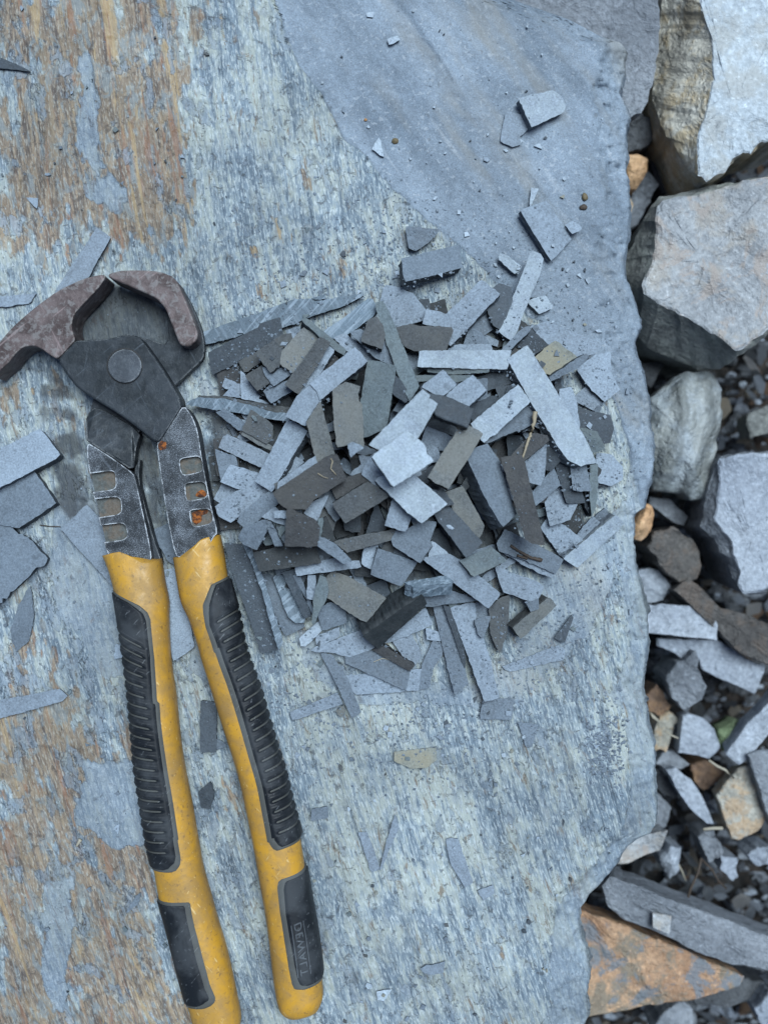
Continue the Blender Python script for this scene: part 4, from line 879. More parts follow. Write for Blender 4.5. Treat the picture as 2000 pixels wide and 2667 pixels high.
def prism(name, px, z0, z1, mat, parent, bev=.0008, smooth=2, ztop=None, cut=None, seg=3, mats=None, flare=0):
    if area(px) < 0: px = px[::-1]
    p = chaikin(px, smooth) if smooth else px
    n = len(p); top = [P(x, y, (ztop(x, y) if ztop else z1)) for x, y in p]; zr = z1 if not ztop else None
    vs = top + [(t_[0], t_[1], z0) for t_ in top]
    fs = [list(range(n)), [n + i for i in range(n)][::-1]] + [[i, i + n, (i + 1) % n + n, (i + 1) % n] for i in range(n)]
    me = mesh_from(vs, fs, name); fix_normals(me)
    o = link(name, me, mats or [mat])
    if cut:
        cuts = []
        for c, depth in cut:
            c = chaikin(c, 2)
            if area(c) < 0: c = c[::-1]
            k = len(c); cv = [P(x, y, z1 + .004) for x, y in c] + [P(x, y, z1 - depth) for x, y in c]
            cm = mesh_from(cv, [list(range(k)), [k + i for i in range(k)][::-1]] + [[i, i + k, (i + 1) % k + k, (i + 1) % k] for i in range(k)], 'cut'); fix_normals(cm)
            co = link('cut', cm, [M['recess']]); cuts.append(co)
            md = o.modifiers.new('b', 'BOOLEAN'); md.operation = 'DIFFERENCE'; md.object = co; md.solver = 'EXACT'; md.material_mode = 'TRANSFER'
        dg = bpy.context.evaluated_depsgraph_get(); nm = bpy.data.meshes.new_from_object(o.evaluated_get(dg)); o.modifiers.clear(); o.data = nm
        for c in cuts: bpy.data.objects.remove(c)
    if bev:
        md = o.modifiers.new('bevel', 'BEVEL'); md.width = bev; md.segments = seg; md.limit_method = 'ANGLE'; md.angle_limit = R(38); md.harden_normals = False
    rebase(o, parent); return o
ZB = .0015
# levers: the one below (left shank, right jaw) and the one on top (left jaw, pivot plate, right shank)
low = prism('lower_lever', T('N1', [(1200, 440), (1232, 320), (1270, 215), (1330, 300), (1400, 430), (1452, 560), (1478, 700), (1466, 790), (1390, 860), (1270, 975), (1180, 1060), (1000, 1300), (975, 1480), (640, 1320), (655, 1100), (760, 900), (760, 680), (900, 600), (1050, 640), (1220, 690)]), .004, .0085, M['plate'], nip, .0012, 1)
rj = prism('jaw', T('N1', [(775, 192), (788, 172), (870, 150), (1000, 146), (1150, 155), (1262, 200), (1325, 330), (1400, 520), (1428, 600), (1420, 655), (1362, 700), (1300, 688), (1278, 640), (1238, 540), (1195, 425), (1130, 352), (1040, 310), (950, 270), (830, 220)]), .0015, .0185, M['jaw'], nip, .0007, 1)
rj['label'] = 'right jaw of brown steel'
lj = prism('jaw', T('N1', [(768, 195), (742, 176), (600, 208), (420, 293), (250, 418), (100, 548), (0, 662), (-100, 800), (-60, 930), (0, 870), (62, 820), (110, 752), (168, 702), (240, 690), (300, 712), (350, 752), (400, 782), (432, 776), (490, 712), (548, 648), (524, 590), (518, 530), (540, 460), (600, 392), (700, 290)]), .0015, .0185, M['jaw'], nip, .0007, 1)
lj['label'] = 'left jaw of brown steel with a hooked end'
pp = prism('pivot_plate', T('N1', [(545, 652), (640, 652), (780, 640), (900, 615), (960, 612), (1010, 632), (1050, 680), (1120, 780), (1190, 885), (1322, 1112), (1250, 1230), (1180, 1340), (1128, 1402), (1000, 1290), (850, 1180), (700, 1090), (560, 1000), (480, 900), (418, 790), (440, 760), (500, 700)]), .0045, .0178, M['plate'], nip, .0009, 1)
c0 = T('N1', [(900, 838)])[0]
disc = [(c0[0] + 44 * math.cos(a * math.pi / 24), c0[1] + 44 * math.sin(a * math.pi / 24)) for a in range(48)]
prism('pivot_pin', disc, .015, .0194, M['pin'], pp, .0006, 0)
ringd = [(c0[0] + 47.5 * math.cos(a * math.pi / 24), c0[1] + 47 * math.sin(a * math.pi / 24)) for a in range(48)]
rvs = [P(x, y, .01786) for x, y in ringd]; rv2 = [P(c0[0] + (x - c0[0]) * .94, c0[1] + (y - c0[1]) * .94, .01792) for x, y in ringd]
M['ringblack'] = straw('black_ring', (.008, .008, .009))
ro = link('dark_ring', mesh_from(rvs + rv2, [[i, (i + 1) % 48, (i + 1) % 48 + 48, i + 48] for i in range(48)], 'ring'), [M['ringblack']]); rebase(ro, pp)  # flat near-black ring round the pin
rec_r = [T('N6', q) for q in ([(1295, 275), (1320, 258), (1450, 240), (1466, 350), (1345, 378), (1310, 372)], [(1335, 452), (1350, 438), (1480, 424), (1500, 540), (1370, 565), (1345, 555)], [(1370, 640), (1390, 630), (1520, 620), (1537, 722), (1415, 752), (1385, 738)])]
rs_ = prism('shank', T('N6', [(1325, -125), (1388, -40), (1425, 60), (1450, 230), (1490, 450), (1530, 640), (1570, 796), (1535, 830), (1480, 960), (1370, 1060), (1320, 980), (1262, 960), (1200, 650), (1160, 380), (1132, 190), (1140, 130), (1190, 80), (1260, -30)]), .0045, .0165, M['shank'], nip, .0011, 1, cut=[(q, .0026) for q in rec_r])
rs_['label'] = 'right shank with three rusty recesses'
rec_l = [T('N6', q) for q in ([(600, 372), (660, 368), (800, 348), (832, 362), (838, 460), (815, 484), (690, 500), (620, 510)], [(640, 558), (710, 550), (840, 535), (872, 555), (878, 640), (850, 664), (730, 682), (660, 690)], [(680, 752), (745, 740), (880, 724), (910, 745), (922, 820), (890, 846), (770, 862), (700, 870)])]
ls_ = prism('shank', T('N6', [(632, 158), (660, 160), (800, 250), (962, 366), (980, 420), (1020, 600), (1060, 780), (1094, 960), (1085, 1010), (1040, 1090), (880, 1080), (850, 980), (772, 950), (722, 720), (680, 530), (648, 360), (628, 220)]), .0025, .0142, M['shank'], nip, .0011, 1, cut=[(q, .0026) for q in rec_l])
ls_['label'] = 'left shank with three open recesses'
sl_ = prism('shank_slope', T('N6', [(622, -60), (700, -120), (1020, 60), (975, 210), (965, 355), (800, 248), (655, 155), (615, 120)]), .003, .0135, M['plate'], nip, .0006, 1, ztop=lambda x, y: .0096 + .0042 * min(1, max(0, ((y - 1100) - (x - 215) * .62 + 2) / 65)))
sd = prism('shank_side', T('N6', [(962, 360), (1012, 240), (1000, 420), (1055, 640), (1110, 840), (1165, 1000), (1150, 1060), (1060, 1040), (1090, 980), (1050, 780), (1000, 540)]), .002, .0085, M['plate'], nip, .0012, 1)
# rust spots are thin crusts on the steel
def crust(pts, z, h, parent, name='rust_spot', mat=None):
    p = chaikin(pts, 2); n = len(p); cx = sum(a for a, _ in p) / n; cy = sum(b for _, b in p) / n
    rings = []
    for s_, dz in ((1, 0), (.8, .6), (.5, 1), (.2, .8)):
        rings.append([P(cx + (x - cx) * s_ * r3.uniform(.9, 1.1), cy + (y - cy) * s_ * r3.uniform(.9, 1.1), z + h * dz * r3.uniform(.7, 1.2)) for x, y in p])
    vs = [v for r in rings for v in r]; fs = [[k * n + i, k * n + (i + 1) % n, (k + 1) * n + (i + 1) % n, (k + 1) * n + i] for k in range(3) for i in range(n)] + [[3 * n + i for i in range(n)]]
    o = link(name, mesh_from(vs, fs, name, True), [mat or M['rust']]); fix_normals(o.data); rebase(o, parent)
crust(T('N6', [(1405, 530), (1425, 500), (1460, 480), (1490, 510), (1485, 535), (1440, 542)]), .0139, .0004, rs_)
crust(T('N6', [(1380, 650), (1430, 632), (1500, 628), (1500, 655), (1455, 665), (1455, 715), (1410, 740), (1385, 710)]), .0139, .0005, rs_)
M['rustmark'] = recess_mat('rust_stain', 1.0)
crust(T('N1', [(1140, 1395), (1170, 1365), (1205, 1385), (1205, 1440), (1160, 1455), (1135, 1430)]), .0164, .0003, rs_, mat=M['rust'])

def cr(p0, p1, p2, p3, t):
    return .5 * ((2 * p1) + (-p0 + p2) * t + (2 * p0 - 5 * p1 + 4 * p2 - p3) * t * t + (-p0 + 3 * p1 - 3 * p2 + p3) * t ** 3)
class Handle:
    def __init__(s, st, zc=.0095, hh=.0095, zc0=.0090, hh0=.0082):
        a = np.array(st, float); n = len(a); o = []
        for i in range(n - 1):
            q = [a[max(i - 1, 0)], a[i], a[i + 1], a[min(i + 2, n - 1)]]
            for k in range(12): o.append(cr(*q, k / 12))
        o.append(a[-1]); s.a = np.array(o); c = (s.a[:, :2] + s.a[:, 2:]) / 2
        s.s = np.concatenate([[0], np.cumsum(np.hypot(*(np.diff(c, axis=0).T)))]); s.L = s.s[-1]; s.zc, s.hh, s.zc0, s.hh0 = zc, hh, zc0, hh0
    def lr(s, t): return np.array([np.interp(t, s.s, s.a[:, i]) for i in range(4)])
    def pt(s, t, u, off=0.0, under=False):
        """world point on the upper skin at distance t (px) along, u in [-1,1] across"""
        l = s.lr(min(max(t, 0), s.L)); c = (l[:2] + l[2:]) / 2; d = (l[2:] - l[:2]) / 2
        f = min(1, max(0, t / 170.)); zc = s.zc0 + (s.zc - s.zc0) * f; hh = s.hh0 + (s.hh - s.hh0) * f
        e = 2.9 - .5 * f; w = min(1, abs(u)); tip = s.L - t; cap = 1.0
        if tip < 42: cap = math.sqrt(max(0.0, 1 - (1 - max(tip, 0) / 42.) ** 2)) * .75 + .25 * min(1, tip / 5.)
        th = w * math.pi / 2; sx = math.copysign(math.sin(th) ** (2 / e) if th else 0, u); cz = max(0, math.cos(th)) ** (2 / e)
        hl = float(np.hypot(*d)) * S
        nx = sx * (abs(sx)) ** (e - 1) / hl if hl else 0; nz = cz ** (e - 1) / hh; nl = math.hypot(nx, nz) or 1
        px = c + d * sx * (1 if True else 1); z = zc + (hh * cz * cap) * (-1 if under else 1)
        x, y, _ = P(px[0], px[1], zc); dd = d / (np.hypot(*d) or 1)
        x += dd[0] * off * nx / nl; y -= dd[1] * off * nx / nl; z += off * nz / nl * (-1 if under else 1)
        return (x, y, z)
    def uv(s, p):
        p = np.array(p, float); o0 = np.array([1000., 1333.5]); p = o0 + (p - o0) * (H - .0172) / (H - s.zc); c = (s.a[:, :2] + s.a[:, 2:]) / 2; d = (s.a[:, 2:] - s.a[:, :2]) / 2
        best = None
        for i in range(len(c)):
            dl = np.hypot(*d[i]); ax = np.array([-d[i][1], d[i][0]]) / dl; r = p - c[i]; q = abs(r @ ax)
            if best is None or q < best[0]: best = (q, s.s[i], (r @ d[i]) / dl / dl)
        sx = max(-1, min(1, best[2])); e = 2.4
        return best[1], math.copysign(math.asin(min(1, abs(sx) ** (e / 2))) / (math.pi / 2), sx)
def body(h, front, name, label):
    fr = sorted([h.uv(p)[::-1] for p in front]); us = np.array([f[0] for f in fr]); ts = np.array([f[1] for f in fr])
    # stations run from the wavy front edge to the rounded end
    NT_, NU = 300, 28; vs = []; fs = []
    for i in range(NT_ + 1):
        f = i / NT_
        for j in range(NU * 2):
            un = j >= NU; u = (-1 + 2 * j / NU) if not un else (1 - 2 * (j - NU) / NU)
            t0 = float(np.interp(u, us, ts)) if not un else float(np.interp(u, [-1, 1], [ts[0], ts[-1]])); t0 = max(t0, 0)
            vs.append(h.pt(t0 + (h.L - t0) * f, u, 0, un))
    n = NU * 2
    for i in range(NT_):
        for j in range(n): fs.append([i * n + j, i * n + (j + 1) % n, (i + 1) * n + (j + 1) % n, (i + 1) * n + j])
    fs.append(list(range(n))); fs.append([NT_ * n + j for j in range(n)][::-1])
    me = mesh_from(vs, fs, name, True); bm = bmesh.new(); bm.from_mesh(me); bmesh.ops.remove_doubles(bm, verts=bm.verts, dist=1e-6); bmesh.ops.recalc_face_normals(bm, faces=bm.faces); bm.to_mesh(me); bm.free()
    o = link(name, me, [M['yellow']]); o['label'] = label; rebase(o, nip); return o
def patch(h, name, mat, parent, bound, side, off, inset=0.0, ribs=None, rib_u=(.0, .0), period=26.5, label=None, nt=260):
    """inlay over one side of the handle. bound: traced line of its inner border; side -1 left, +1 right"""
    b = [h.uv(p) for p in bound]; t = np.array([q[0] for q in b]); u = np.array([q[1] * side for q in b])
    for i in range(1, len(t)): t[i] = max(t[i], t[i - 1] + .5)
    t0, t1 = t[0] + inset, t[-1] - inset; hw = 62.0
    nu = 40; nt = int((t1 - t0) / (1.6 if ribs else 4)); vs = []; fs = []; inner = []
    for i in range(nt + 1):
        tt_ = t0 + (t1 - t0) * i / nt
        ub = max(float(np.interp(min(tt_ + inset, t[-1]), t, u)), float(np.interp(max(tt_ - inset, t[0]), t, u)), float(np.interp(tt_, t, u))) + inset / hw * .8
        # in 'side' space the outer side of the handle is +1 and the inner border is at ub_in
        for j in range(nu + 1):
            w = j / nu; a = 1.0; bnd = max(-.98, min(.98, ub)); uu = a + (bnd - a) * w if False else None
            inner.append(bnd)
        for j in range(nu + 1):
            w = j / nu; bnd = inner[-1]; uu = 1.0 + (bnd - 1.0) * w
            ed = min(w * 0 + 1, (1 - w) * (1 - bnd) * 9, (tt_ - t0) / 4 + .0, (t1 - tt_) / 4 + .0); ed = max(0, min(1, ed)); o_ = (off + .0006) * (ed ** .5) - .0006
            if ribs and t0 + ribs[0] < tt_ < t1 - ribs[1]:
                ph = ((tt_ + (uu - .5) * side * 0) - t0 - ribs[0]) / period; fr_ = ph - math.floor(ph); lane = sstep(0, .10, (uu - bnd) - rib_u[0])
                g = math.exp(-((fr_ - .5) / .12) ** 2) * .0011
                o_ -= g * float(lane); o_ += .0003 * float(lane) * math.exp(-((fr_) / .12) ** 2)
            vs.append(h.pt(tt_, uu * side, o_))
    n = nu + 1
    for i in range(nt):
        for j in range(nu): fs.append([i * n + j, i * n + j + 1, (i + 1) * n + j + 1, (i + 1) * n + j])
    # a skirt that closes the outer side down to the underside
    k0 = len(vs)
    for i in range(nt + 1):
        x, y, z = vs[i * n]; vs.append((x, y, z - .004))
    for i in range(nt): fs.append([i * n, (i + 1) * n, k0 + i + 1, k0 + i])
    me = mesh_from(vs, fs, name, True); o = link(name, me, [mat]); fix_normals(me)
    if label: o['label'] = label
    rebase(o, parent); return o
hl = Handle([(258, 1410, 408, 1420), (271, 1449, 421, 1458), (278, 1465, 430, 1512), (289, 1498, 441, 1568), (300, 1541, 441, 1606), (311, 1606, 443, 1672), (322, 1679, 448, 1735), (337, 1790, 460, 1817), (348, 1907, 471, 1925), (356, 1998, 484, 2005), (370, 2088, 500, 2088), (388, 2200, 518, 2192), (403, 2262, 531, 2262), (416, 2335, 550, 2330), (434, 2400, 568, 2395), (452, 2470, 589, 2465), (474, 2555, 607, 2540), (492, 2620, 620, 2605), (508, 2672, 628, 2655), (535, 2712, 615, 2700)])
bl = body(hl, T('N6', [(750, 965), (830, 945), (885, 937), (940, 962), (1010, 1002), (1080, 1000), (1165, 990)]), 'handle', 'left yellow handle')
B1 = T('N6', [(838, 1228), (880, 1222), (925, 1228), (970, 1270), (1030, 1325), (1085, 1368), (1102, 1420), (1110, 1500), (1130, 1700), (1150, 2000)]) + T('N3', [(540, 50), (560, 230), (590, 500), (620, 760), (650, 1000), (690, 1250), (750, 1620)]) + T('N4', [(420, 60), (450, 230), (490, 460), (485, 510), (455, 545), (400, 562), (330, 570), (285, 570)])
patch(hl, 'grip_rim', M['rim'], bl, B1, -1, .0004)
patch(hl, 'ribbed_grip', M['rubber'], bl, B1, -1, .0011, inset=8, ribs=(92, 40), rib_u=(.14, 0), period=26.5)
B2 = T('N4', [(325, 765), (350, 757), (400, 748), (480, 736), (530, 746), (558, 785), (570, 850), (590, 950), (650, 1180), (700, 1360), (737, 1450), (735, 1490), (700, 1528), (640, 1550), (580, 1558), (535, 1562)])
patch(hl, 'grip_rim', M['rim'], bl, B2, -1, .0004)
patch(hl, 'smooth_grip', M['rubber'], bl, B2, -1, .0009, inset=8)
hr = Handle([(441, 1412, 560, 1350), (453, 1453, 574, 1393), (462, 1509, 585, 1448), (473, 1567, 594, 1508), (494, 1614, 606, 1553), (515, 1675, 621, 1612), (528, 1722, 632, 1672), (547, 1781, 648, 1726), (569, 1853, 674, 1796), (590, 1918, 694, 1866), (612, 1987, 717, 1944), (629, 2050, 739, 2012), (645, 2124, 757, 2088), (661, 2205, 779, 2170), (676, 2291, 794, 2259), (691, 2374, 808, 2338), (701, 2447, 821, 2411), (709, 2519, 832, 2487), (717, 2578, 839, 2552), (730, 2628, 841, 2596), (760, 2650, 826, 2634)])
br_ = body(hr, T('N2', [(975, 975), (1000, 970), (1080, 960), (1115, 918), (1150, 860), (1175, 840), (1240, 822), (1310, 810)]), 'handle', 'right yellow handle')
B3 = T('N2', [(1355, 1098), (1310, 1102), (1268, 1112), (1238, 1155), (1205, 1240), (1175, 1315), (1180, 1370), (1200, 1480), (1260, 1659)]) + T('N3', [(905, 20), (960, 150), (1010, 330), (1070, 500), (1130, 680), (1180, 850), (1230, 1030), (1290, 1240), (1340, 1500), (1365, 1640)]) + T('N4', [(1045, 80), (1070, 200), (1108, 370), (1130, 395), (1160, 402), (1200, 395), (1260, 375), (1325, 340)])
patch(hr, 'grip_rim', M['rim'], br_, B3, 1, .0004)
patch(hr, 'ribbed_grip', M['rubber'], br_, B3, 1, .0011, inset=8, ribs=(78, 30), rib_u=(.14, 0), period=26.5)
B4 = T('N4', [(1362, 545), (1300, 568), (1200, 592), (1165, 618), (1156, 660), (1165, 740), (1180, 850), (1210, 1050), (1240, 1250), (1262, 1360), (1280, 1395), (1310, 1408), (1400, 1395), (1485, 1350)])
patch(hr, 'grip_rim', M['rim'], br_, B4, 1, .0004)
patch(hr, 'smooth_grip', M['rubber'], br_, B4, 1, .0009, inset=8)
# moulded lettering between two raised lines, reading down the right grip
def lettering():
    cu = bpy.data.curves.new('t', 'FONT'); cu.body = 'DEWALT'; cu.size = 1; cu.align_x = 'CENTER'; cu.align_y = 'CENTER'; cu.offset = .012; cu.space_character = 1.12
    tmp = bpy.data.objects.new('t', cu); COL.objects.link(tmp); dg = bpy.context.evaluated_depsgraph_get(); me = bpy.data.meshes.new_from_object(tmp.evaluated_get(dg)); bpy.data.objects.remove(tmp)
    bm = bmesh.new(); bm.from_mesh(me)
    bmesh.ops.triangulate(bm, faces=bm.faces); bmesh.ops.subdivide_edges(bm, edges=[e for e in bm.edges if e.calc_length() > .25], cuts=2)
    # the moulded bars beside the word
    xs = [v.co.x for v in bm.verts]; w = max(xs) - min(xs); ys = [v.co.y for v in bm.verts]; hgt = max(ys) - min(ys); my = (max(ys) + min(ys)) / 2
    for yy in (my - hgt * .78, my + hgt * .78):
        r = [bm.verts.new((min(xs) + w * k / 24, yy + q * .035, 0)) for k in range(25) for q in (-1, 1)]
        for k in range(24): bm.faces.new([r[2 * k], r[2 * k + 2], r[2 * k + 3], r[2 * k + 1]])
    ret = bmesh.ops.extrude_face_region(bm, geom=bm.faces[:]); top = {v for v in ret['geom'] if isinstance(v, bmesh.types.BMVert)}
    cp = T('N4', [(1330, 1108)])[0]; tc, uc = hr.uv(cp)
    for v in bm.verts:
        t_ = tc + v.co.x / w * 134; u_ = uc + .05 - (v.co.y - my) * (134 / w) / 62 * .54
        v.co = Vector(hr.pt(t_, u_, .0009 + (.0007 if v in top else -.0003)))
    bmesh.ops.recalc_face_normals(bm, faces=bm.faces)
    m2 = bpy.data.meshes.new('lettering'); bm.to_mesh(m2); bm.free()
    M['letter'] = rub('raised_rubber', (.055, .062, .07), .2)
    o = link('lettering', m2, [M['letter']]); rebase(o, br_)
lettering()
# ------------------------------------------------------------------ the rubble below the slab, to the right
def rock_mat(name, c0, c1, stain=None, amt=.6, scale=1.0, lines=0, rough=.6, stain2=None):
    t = NT(name); o = t.obj(); w = t.math('MULTIPLY', t.new('ShaderNodeObjectInfo').outputs['Random'], 20.0)
    n = t.noise(o, 28 * scale, 5, .6, .4, w); m_ = t.noise(o, 110 * scale, 5, .65, .3, w); f = t.noise(o, 520, 4, .65, 0, w)
    col = t.mix(t.mr(n, .36, .64), c0, c1)
    col = t.scl(col, t.mr(f, .3, .7, .78, 1.22))
    if stain: col = t.mix(t.math('MULTIPLY', t.mr(t.math('ADD', t.math('MULTIPLY', m_, .6), t.math('MULTIPLY', n, .4)), .47, .56), amt), col, stain)
    if stain2: col = t.mix(t.math('MULTIPLY', t.mr(t.noise(o, 60, 5, .7, .9), .50, .60), .85), col, stain2)
    col = t.mix(t.math('MULTIPLY', t.mr(f, .60, .70), .35), col, tuple(min(1, c * 1.9) for c in c1))
    col = t.mix(t.math('MULTIPLY', t.mr(m_, .62, .70), .5), col, tuple(c * .4 for c in c0))
    h = t.math('ADD', m_, t.math('MULTIPLY', f, .35))
    if lines:
        wv = t.new('ShaderNodeTexWave'); t.put(wv, 'Vector', t.map(o, (1, 1, 1), (0, 0, R(lines)))); t.put(wv, 'Scale', 22); t.put(wv, 'Distortion', 6); t.put(wv, 'Detail', 4)
        col = t.mix(t.math('MULTIPLY', t.mr(wv.outputs['Fac'], .5, .9), .5), col, tuple(c * .45 for c in c0)); h = t.math('ADD', h, wv.outputs['Fac'])
    return t.out(col, rough, t.bump(t.math('ADD', h, t.math('MULTIPLY', t.noise(o, 60 * scale, 6, .7, .8, w), 1.5)), 1.0, .0028), .35)
RM = {'white': rock_mat('pale_rock', (.29, .335, .375), (.41, .46, .495), (.30, .30, .28), .55, .6),
      'bark': rock_mat('bark_rock', (.36, .34, .29), (.56, .54, .47), (.42, .33, .20), .8, .8, lines=4),
      'bigg': rock_mat('big_grey_rock', (.23, .245, .26), (.34, .36, .375), (.30, .27, .23), .6, .8, stain2=(.30, .265, .24)),
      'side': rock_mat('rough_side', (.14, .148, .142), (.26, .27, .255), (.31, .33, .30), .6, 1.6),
      'round': rock_mat('round_rock', (.17, .19, .185), (.29, .325, .35), (.22, .215, .17), .4, .6, lines=8, rough=.5),
      'blue': rock_mat('blue_grey_rock', (.22, .25, .295), (.30, .335, .38), None, 0, .8),
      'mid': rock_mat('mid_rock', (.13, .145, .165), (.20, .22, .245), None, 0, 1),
      'dark': rock_mat('dark_rock', (.05, .055, .062), (.085, .092, .10), None, 0, 1),
      'darkb': rock_mat('dark_brown_rock', (.055, .052, .05), (.10, .095, .09), (.12, .09, .07), .5, 1),
      'orange': rock_mat('orange_rock', (.50, .29, .15), (.62, .42, .26), (.42, .25, .12), .5, 1.5),
      'rusty': rock_mat('rusty_rock', (.25, .145, .085), (.42, .27, .165), (.16, .15, .12), .8, 1.0, stain2=(.14, .165, .19)),
      'tan': rock_mat('tan_rock', (.25, .24, .20), (.36, .35, .31), (.42, .27, .14), .6, 1.4),
      'green': rock_mat('green_rock', (.17, .24, .12), (.30, .38, .22), None, 0, 2),
      'brown': rock_mat('brown_rock', (.10, .065, .045), (.20, .13, .09), (.28, .17, .09), .5, 2)}
def resample(pts, n):
    L = [0]
    for i in range(len(pts)): a = pts[i]; b = pts[(i + 1) % len(pts)]; L.append(L[-1] + math.hypot(b[0] - a[0], b[1] - a[1]))
    out = []; j = 0
    for k in range(n):
        d = L[-1] * k / n
        while L[j + 1] < d: j += 1
        a = pts[j]; b = pts[(j + 1) % len(pts)]; t = (d - L[j]) / (L[j + 1] - L[j] + 1e-9); out.append((a[0] + (b[0] - a[0]) * t, a[1] + (b[1] - a[1]) * t))
    return out
seedc = [0]
def rock(name, label, cat, tile, pts, z, th, mat, tilt=(0, 0), dome=.0, rough=.002, N=96, group=None, side=None, jag=3.5, outer=None, zo=None, side_mat=None, expand=1.0, smooth=False):
    """pts: outline of the upper face in the photograph, z its height, th how thick the stone is, tilt (dz/dx, dz/dy) of the upper face"""
    seedc[0] += 1; sd = seedc[0]; rough *= 1.8
    p = T(tile, pts)
    if outer is not None:      # paired outlines: upper face and the lower rim beyond it
        q = T(tile, outer); per = max(3, N // len(p)); p2 = []; q2 = []
        for i in range(len(p)):
            for k in range(per):
                t = k / per; a = p[i]; b = p[(i + 1) % len(p)]; c = q[i]; d = q[(i + 1) % len(q)]
                p2.append((a[0] + (b[0] - a[0]) * t, a[1] + (b[1] - a[1]) * t)); q2.append((c[0] + (d[0] - c[0]) * t, c[1] + (d[1] - c[1]) * t))
        p, q = p2, q2
    else: p = resample(p, N); q = None
    n = len(p)
    jt = lambda pp, s_: [(x + (float(fbm(x / 22., y / 22., sd + s_, 3)) - .5) * 2 * jag * 2, y + (float(fbm(x / 22. + 40, y / 22., sd + s_, 3)) - .5) * 2 * jag * 2) for x, y in pp]
    p = jt(p, 0); q = jt(q, 7) if q else None
    cx = sum(a for a, _ in p) / n; cy = sum(b for _, b in p) / n
    c = Vector(P(cx, cy, z))
    def top(x, y, f):
        zz = z
        for _ in range(2):
            w = P(x, y, zz); zz = z + tilt[0] * (w[0] - c.x) + tilt[1] * (w[1] - c.y) + dome * (1 - f * f)
        r = (float(fbm(w[0] / .018, w[1] / .018, sd, 4)) - .5) * rough * 2; r += (math.floor(float(fbm(w[0] / .035, w[1] / .035, sd + 3, 3)) * 7) / 7 - .5) * rough
        return Vector((w[0], w[1], zz + r))
    rings = []
    for f in (.12, .3, .48, .64, .78, .89, .96, 1.0):
        rings.append([top(cx + (x - cx) * f, cy + (y - cy) * f, f) for x, y in p])
    ntop = len(rings) - 1
    rings[-1] = [v - Vector((0, 0, .0008)) for v in rings[-1]]
    if q:
        for g in (.25, .5, .75, 1.0):
            r = []
            for i in range(n):
                zo_ = (zo if zo is not None else z - th * .5); x = p[i][0] + (q[i][0] - p[i][0]) * g; y = p[i][1] + (q[i][1] - p[i][1]) * g; far = math.hypot(q[i][0] - p[i][0], q[i][1] - p[i][1])
                zz = rings[ntop][i].z + (zo_ - rings[ntop][i].z) * g * min(1, .15 + far / 150.); w = Vector(P(x, y, zz)); r.append(w + Vector((0, 0, (float(fbm(w.x / .008, w.y / .008, sd + 5, 3)) - .5) * .004 * (g < 1))))
            rings.append(r)
    base = rings[-1]
    for g in (.15, .35, .6, 1.0):
        r = []
        for i in range(n):
            b = base[i]; ox, oy = b.x - c.x, b.y - c.y; k_ = expand * (1 + (float(fbm(i / 5., g * 6, sd + 9, 3)) - .5) * .05) - .10 * g
            r.append(Vector((c.x + ox * k_, c.y + oy * k_, b.z - th * g)))
        rings.append(r)
    vs = [v - c for r in rings for v in r]; fs = [list(range(n))]
    mi = [0]
    for k in range(len(rings) - 1):
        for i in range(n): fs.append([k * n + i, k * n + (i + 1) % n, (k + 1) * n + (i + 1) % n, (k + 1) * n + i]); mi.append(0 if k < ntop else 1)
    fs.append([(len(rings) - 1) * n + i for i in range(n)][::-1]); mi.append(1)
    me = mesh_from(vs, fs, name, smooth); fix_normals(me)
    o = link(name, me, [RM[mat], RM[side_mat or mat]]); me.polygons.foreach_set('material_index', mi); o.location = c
    return tag(o, label, cat, group)
BIG = []; BIGN = []
def bigrock(*a, **k): 
    pp_ = T(a[3], a[4]); BIG.append(T(a[3], k.get('outer') or a[4])); BIGN.append((sum(p[0] for p in pp_) / len(pp_), sum(p[1] for p in pp_) / len(pp_), ' '.join(a[1].replace(',', '').split()[:6]))); return rock(*a, **k)
# bed
gxs = np.arange(-.75, 1.3, .006); gys = np.arange(-1.1, 1.1, .006); BX, BY = np.meshgrid(gxs, gys)
BZ = -.132 + (fbm(BX / .03, BY / .03, 3, 4) - .5) * .012
idx = np.arange(BX.size).reshape(BX.shape); qd = np.stack([idx[:-1, :-1], idx[:-1, 1:], idx[1:, 1:], idx[1:, :-1]], -1).reshape(-1, 4)
me = bpy.data.meshes.new('ground'); me.vertices.add(BX.size); me.vertices.foreach_set('co', np.stack([BX, BY, BZ], -1).astype(np.float32).ravel()); me.loops.add(qd.size); me.loops.foreach_set('vertex_index', qd.ravel().astype(np.int32))
me.polygons.add(len(qd)); me.polygons.foreach_set('loop_start', np.arange(0, qd.size, 4, dtype=np.int32)); me.polygons.foreach_set('loop_total', np.full(len(qd), 4, np.int32)); me.update()
RM['soil'] = rock_mat('dark_soil', (.008, .008, .008), (.022, .020, .018), (.05, .035, .025), .5, 2)
tag(link('ground', me, [RM['soil']]), kind='structure')

bigrock('slate_rock', 'dark smooth slate plate filling the gap at the top, behind the slab corner', 'rock', 'F', [(1050, -90), (1422, -90), (1424, 60), (1416, 150), (1392, 235), (1352, 262), (1300, 200), (1150, 60)], -.030, .05, 'mid', tilt=(.10, .12), rough=.0015)
bigrock('slate_rock', 'broken dark stone under the tip of the dark plate at the top', 'rock', 'U', [(790, 650), (900, 720), (970, 740), (1000, 790), (930, 900), (800, 930), (700, 800)], -.062, .04, 'dark', tilt=(.1, -.1), rough=.004)
